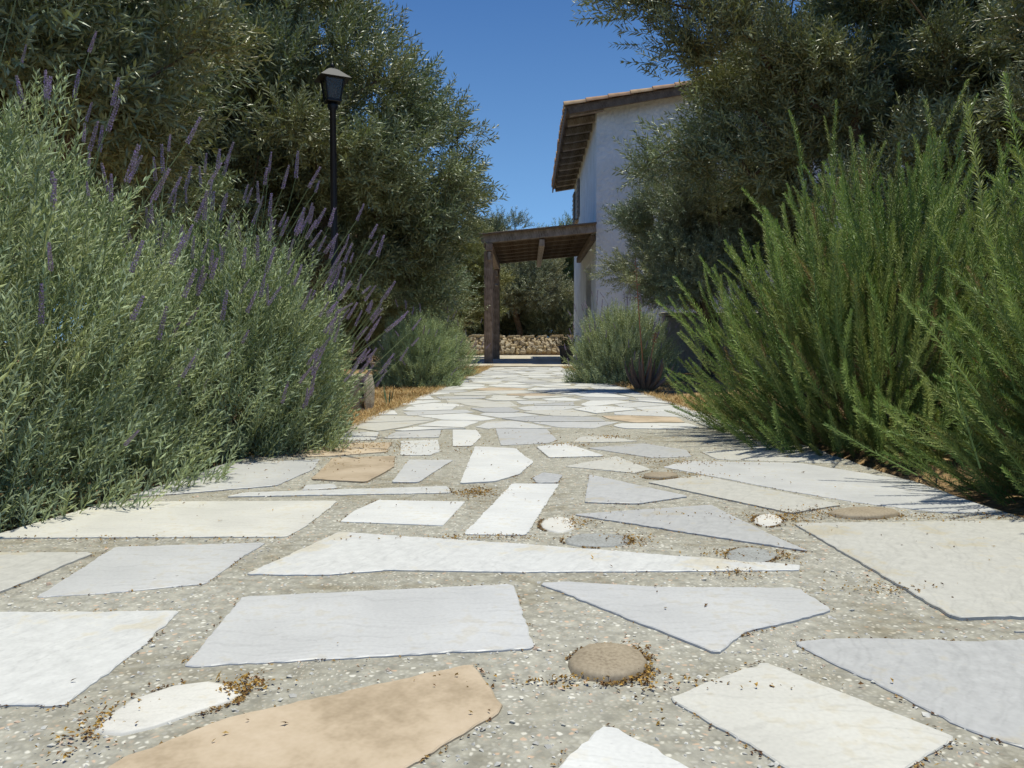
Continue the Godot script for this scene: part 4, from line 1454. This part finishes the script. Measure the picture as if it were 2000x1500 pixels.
	olive("garden_tree", "yellow-green tree just left of the porch post", bg, Vector3(-1.75, 0, -20.6), Vector3(0, 0.8, 0), Vector3(0, 2.05, 0), Vector3(1.1, 1.5, 1.0), 100, 60, Color(0.25, 0.28, 0.11), 0.1, 1.2, [], 0.34)
	olive("garden_tree", "silvery tree seen under the porch roof beyond the stone wall", bg, Vector3(-0.3, 0, -26.6), Vector3(0, 1.0, 0), Vector3(0, 2.2, 0), Vector3(1.6, 1.15, 1.2), 110, 70, Color(0.28, 0.33, 0.23), 0.1, 1.5, [], 0.45)
	olive("garden_tree", "tree topping the porch roof, nearest the house", bg, Vector3(1.4, 0, -31.0), Vector3(0, 1.4, 0), Vector3(0, 2.9, 0), Vector3(2.3, 2.1, 1.8), 140, 70, Color(0.18, 0.25, 0.11), 0.16, 1.8, [], 0.6)
	olive("garden_tree", "tree with narrow top above the middle of the porch roof", bg, Vector3(-1.5, 0, -31.5), Vector3(0, 1.4, 0), Vector3(0, 2.9, 0), Vector3(1.8, 2.3, 1.8), 130, 70, Color(0.2, 0.25, 0.16), 0.16, 1.8, [], 0.6)
	olive("garden_tree", "broad tree left of the porch far behind", bg, Vector3(-4.8, 0, -26.0), Vector3(0, 1.3, 0), Vector3(0, 2.5, 0), Vector3(2.6, 2.1, 2.0), 150, 70, Color(0.19, 0.24, 0.14), 0.16, 1.7, [], 0.6)
	olive("garden_tree", "shaded tree behind the large left olive", bg, Vector3(-5.2, 0, -13.5), Vector3(0, 1.0, 0), Vector3(0, 2.1, 0), Vector3(2.6, 2.0, 1.6), 150, 70, green_olive, 0.14, 1.4, [], 0.5)
	olive("garden_tree", "shaded tree at the left edge behind the nearer olive", bg, Vector3(-7.4, 0, -9.5), Vector3(0, 1.0, 0), Vector3(0, 2.3, 0), Vector3(2.2, 2.2, 1.8), 130, 70, green_olive, 0.14, 1.4, [], 0.5)
	olive("garden_tree", "low shaded tree between the large left olive and the porch", bg, Vector3(-2.6, 0, -12.6), Vector3(0, 0.5, 0), Vector3(0, 1.2, 0), Vector3(1.5, 1.1, 1.0), 110, 70, green_olive, 0.1, 1.1, [], 0.4)

	# low dense shrubs that close the view under the trees
	var hg := "dark shrubs under the far trees"
	var hedge := [[Vector3(-2.6, 0, -27.6), "dark shrub beyond the stone wall, left of the porch post"], [Vector3(-0.6, 0, -28.4), "dark shrub beyond the stone wall seen through the porch"], [Vector3(1.4, 0, -27.4), "dark shrub beyond the stone wall against the house corner"], [Vector3(-4.2, 0, -16.5), "dark shrub behind the small lavender left of the path"], [Vector3(-6.6, 0, -15.0), "dark shrub at the far left under the shaded trees"]]
	for h in hedge:
		olive("dark_shrub", h[1], hg, h[0], Vector3(0, 0.3, 0), Vector3(0, 0.95, 0), Vector3(1.5, 1.0, 0.9), 70, 70, green_olive, 0.06, 1.4, [], 0.5)
	olive("dark_shrub", "dark shrub under the spreading olive behind the rosemary", hg, Vector3(3.7, 0, -6.9), Vector3(0, 0.4, 0), Vector3(0, 1.15, 0), Vector3(1.5, 1.1, 0.9), 80, 75, green_olive, 0.07, 1.0, [], 0.4)

	# shrubs along the path
	var grey_green := Color(0.365, 0.45, 0.285)
	lavender("leftmost big lavender with tall dark purple spikes at the path's near left", Vector3(-1.74, 0, -2.25), Vector3(0.68, 1.06, 0.82), 6400, 190, Vector3(0.05, 0, 0.05), grey_green, 0.4, 1.0, Vector3(0.12, 0.6, 0))
	lavender("big lavender arching its violet spikes over the left path edge", Vector3(-1.32, 0, -3.25), Vector3(0.53, 0.8, 0.58), 4400, 190, Vector3(0.08, 0, 0.02), grey_green, 0.34, 1.0, Vector3(0.75, 0.3, 0.05), -0.2)
	lavender("small round lavender left of the path before the porch post", Vector3(-1.05, 0, -7.6), Vector3(0.4, 0.62, 0.42), 2600, 30, Vector3(0.0, 0, 0), Color(0.34, 0.43, 0.255), 0.2, 0.9, Vector3(0, 0.6, 0))
	lavender("shaded lavender with faded spikes behind the small left lavender", Vector3(-1.15, 0, -9.9), Vector3(0.5, 0.75, 0.5), 2000, 60, Vector3.ZERO, grey_green, 0.3, 1.0, Vector3(0, 0.6, 0))
	lavender("round lavender with faded grey spikes right of the path behind the aloe", Vector3(1.0, 0, -8.35), Vector3(0.54, 0.74, 0.5), 3800, 80, Vector3.ZERO, Color(0.39, 0.465, 0.295), 0.27, 1.0, Vector3(-0.05, 0.5, 0))
	rosemary("large rosemary leaning over the right edge of the path", Vector3(1.62, 0, -3.55), Vector3(0.84, 1.14, 0.9), 295, 2300, Vector3(-0.05, 0, 0))
	rosemary("nearest rosemary at the right edge of the view", Vector3(1.83, 0, -2.15), Vector3(0.68, 1.08, 0.6), 250, 1800, Vector3(-0.05, 0, 0))
	make_small_things()
	make_grass()
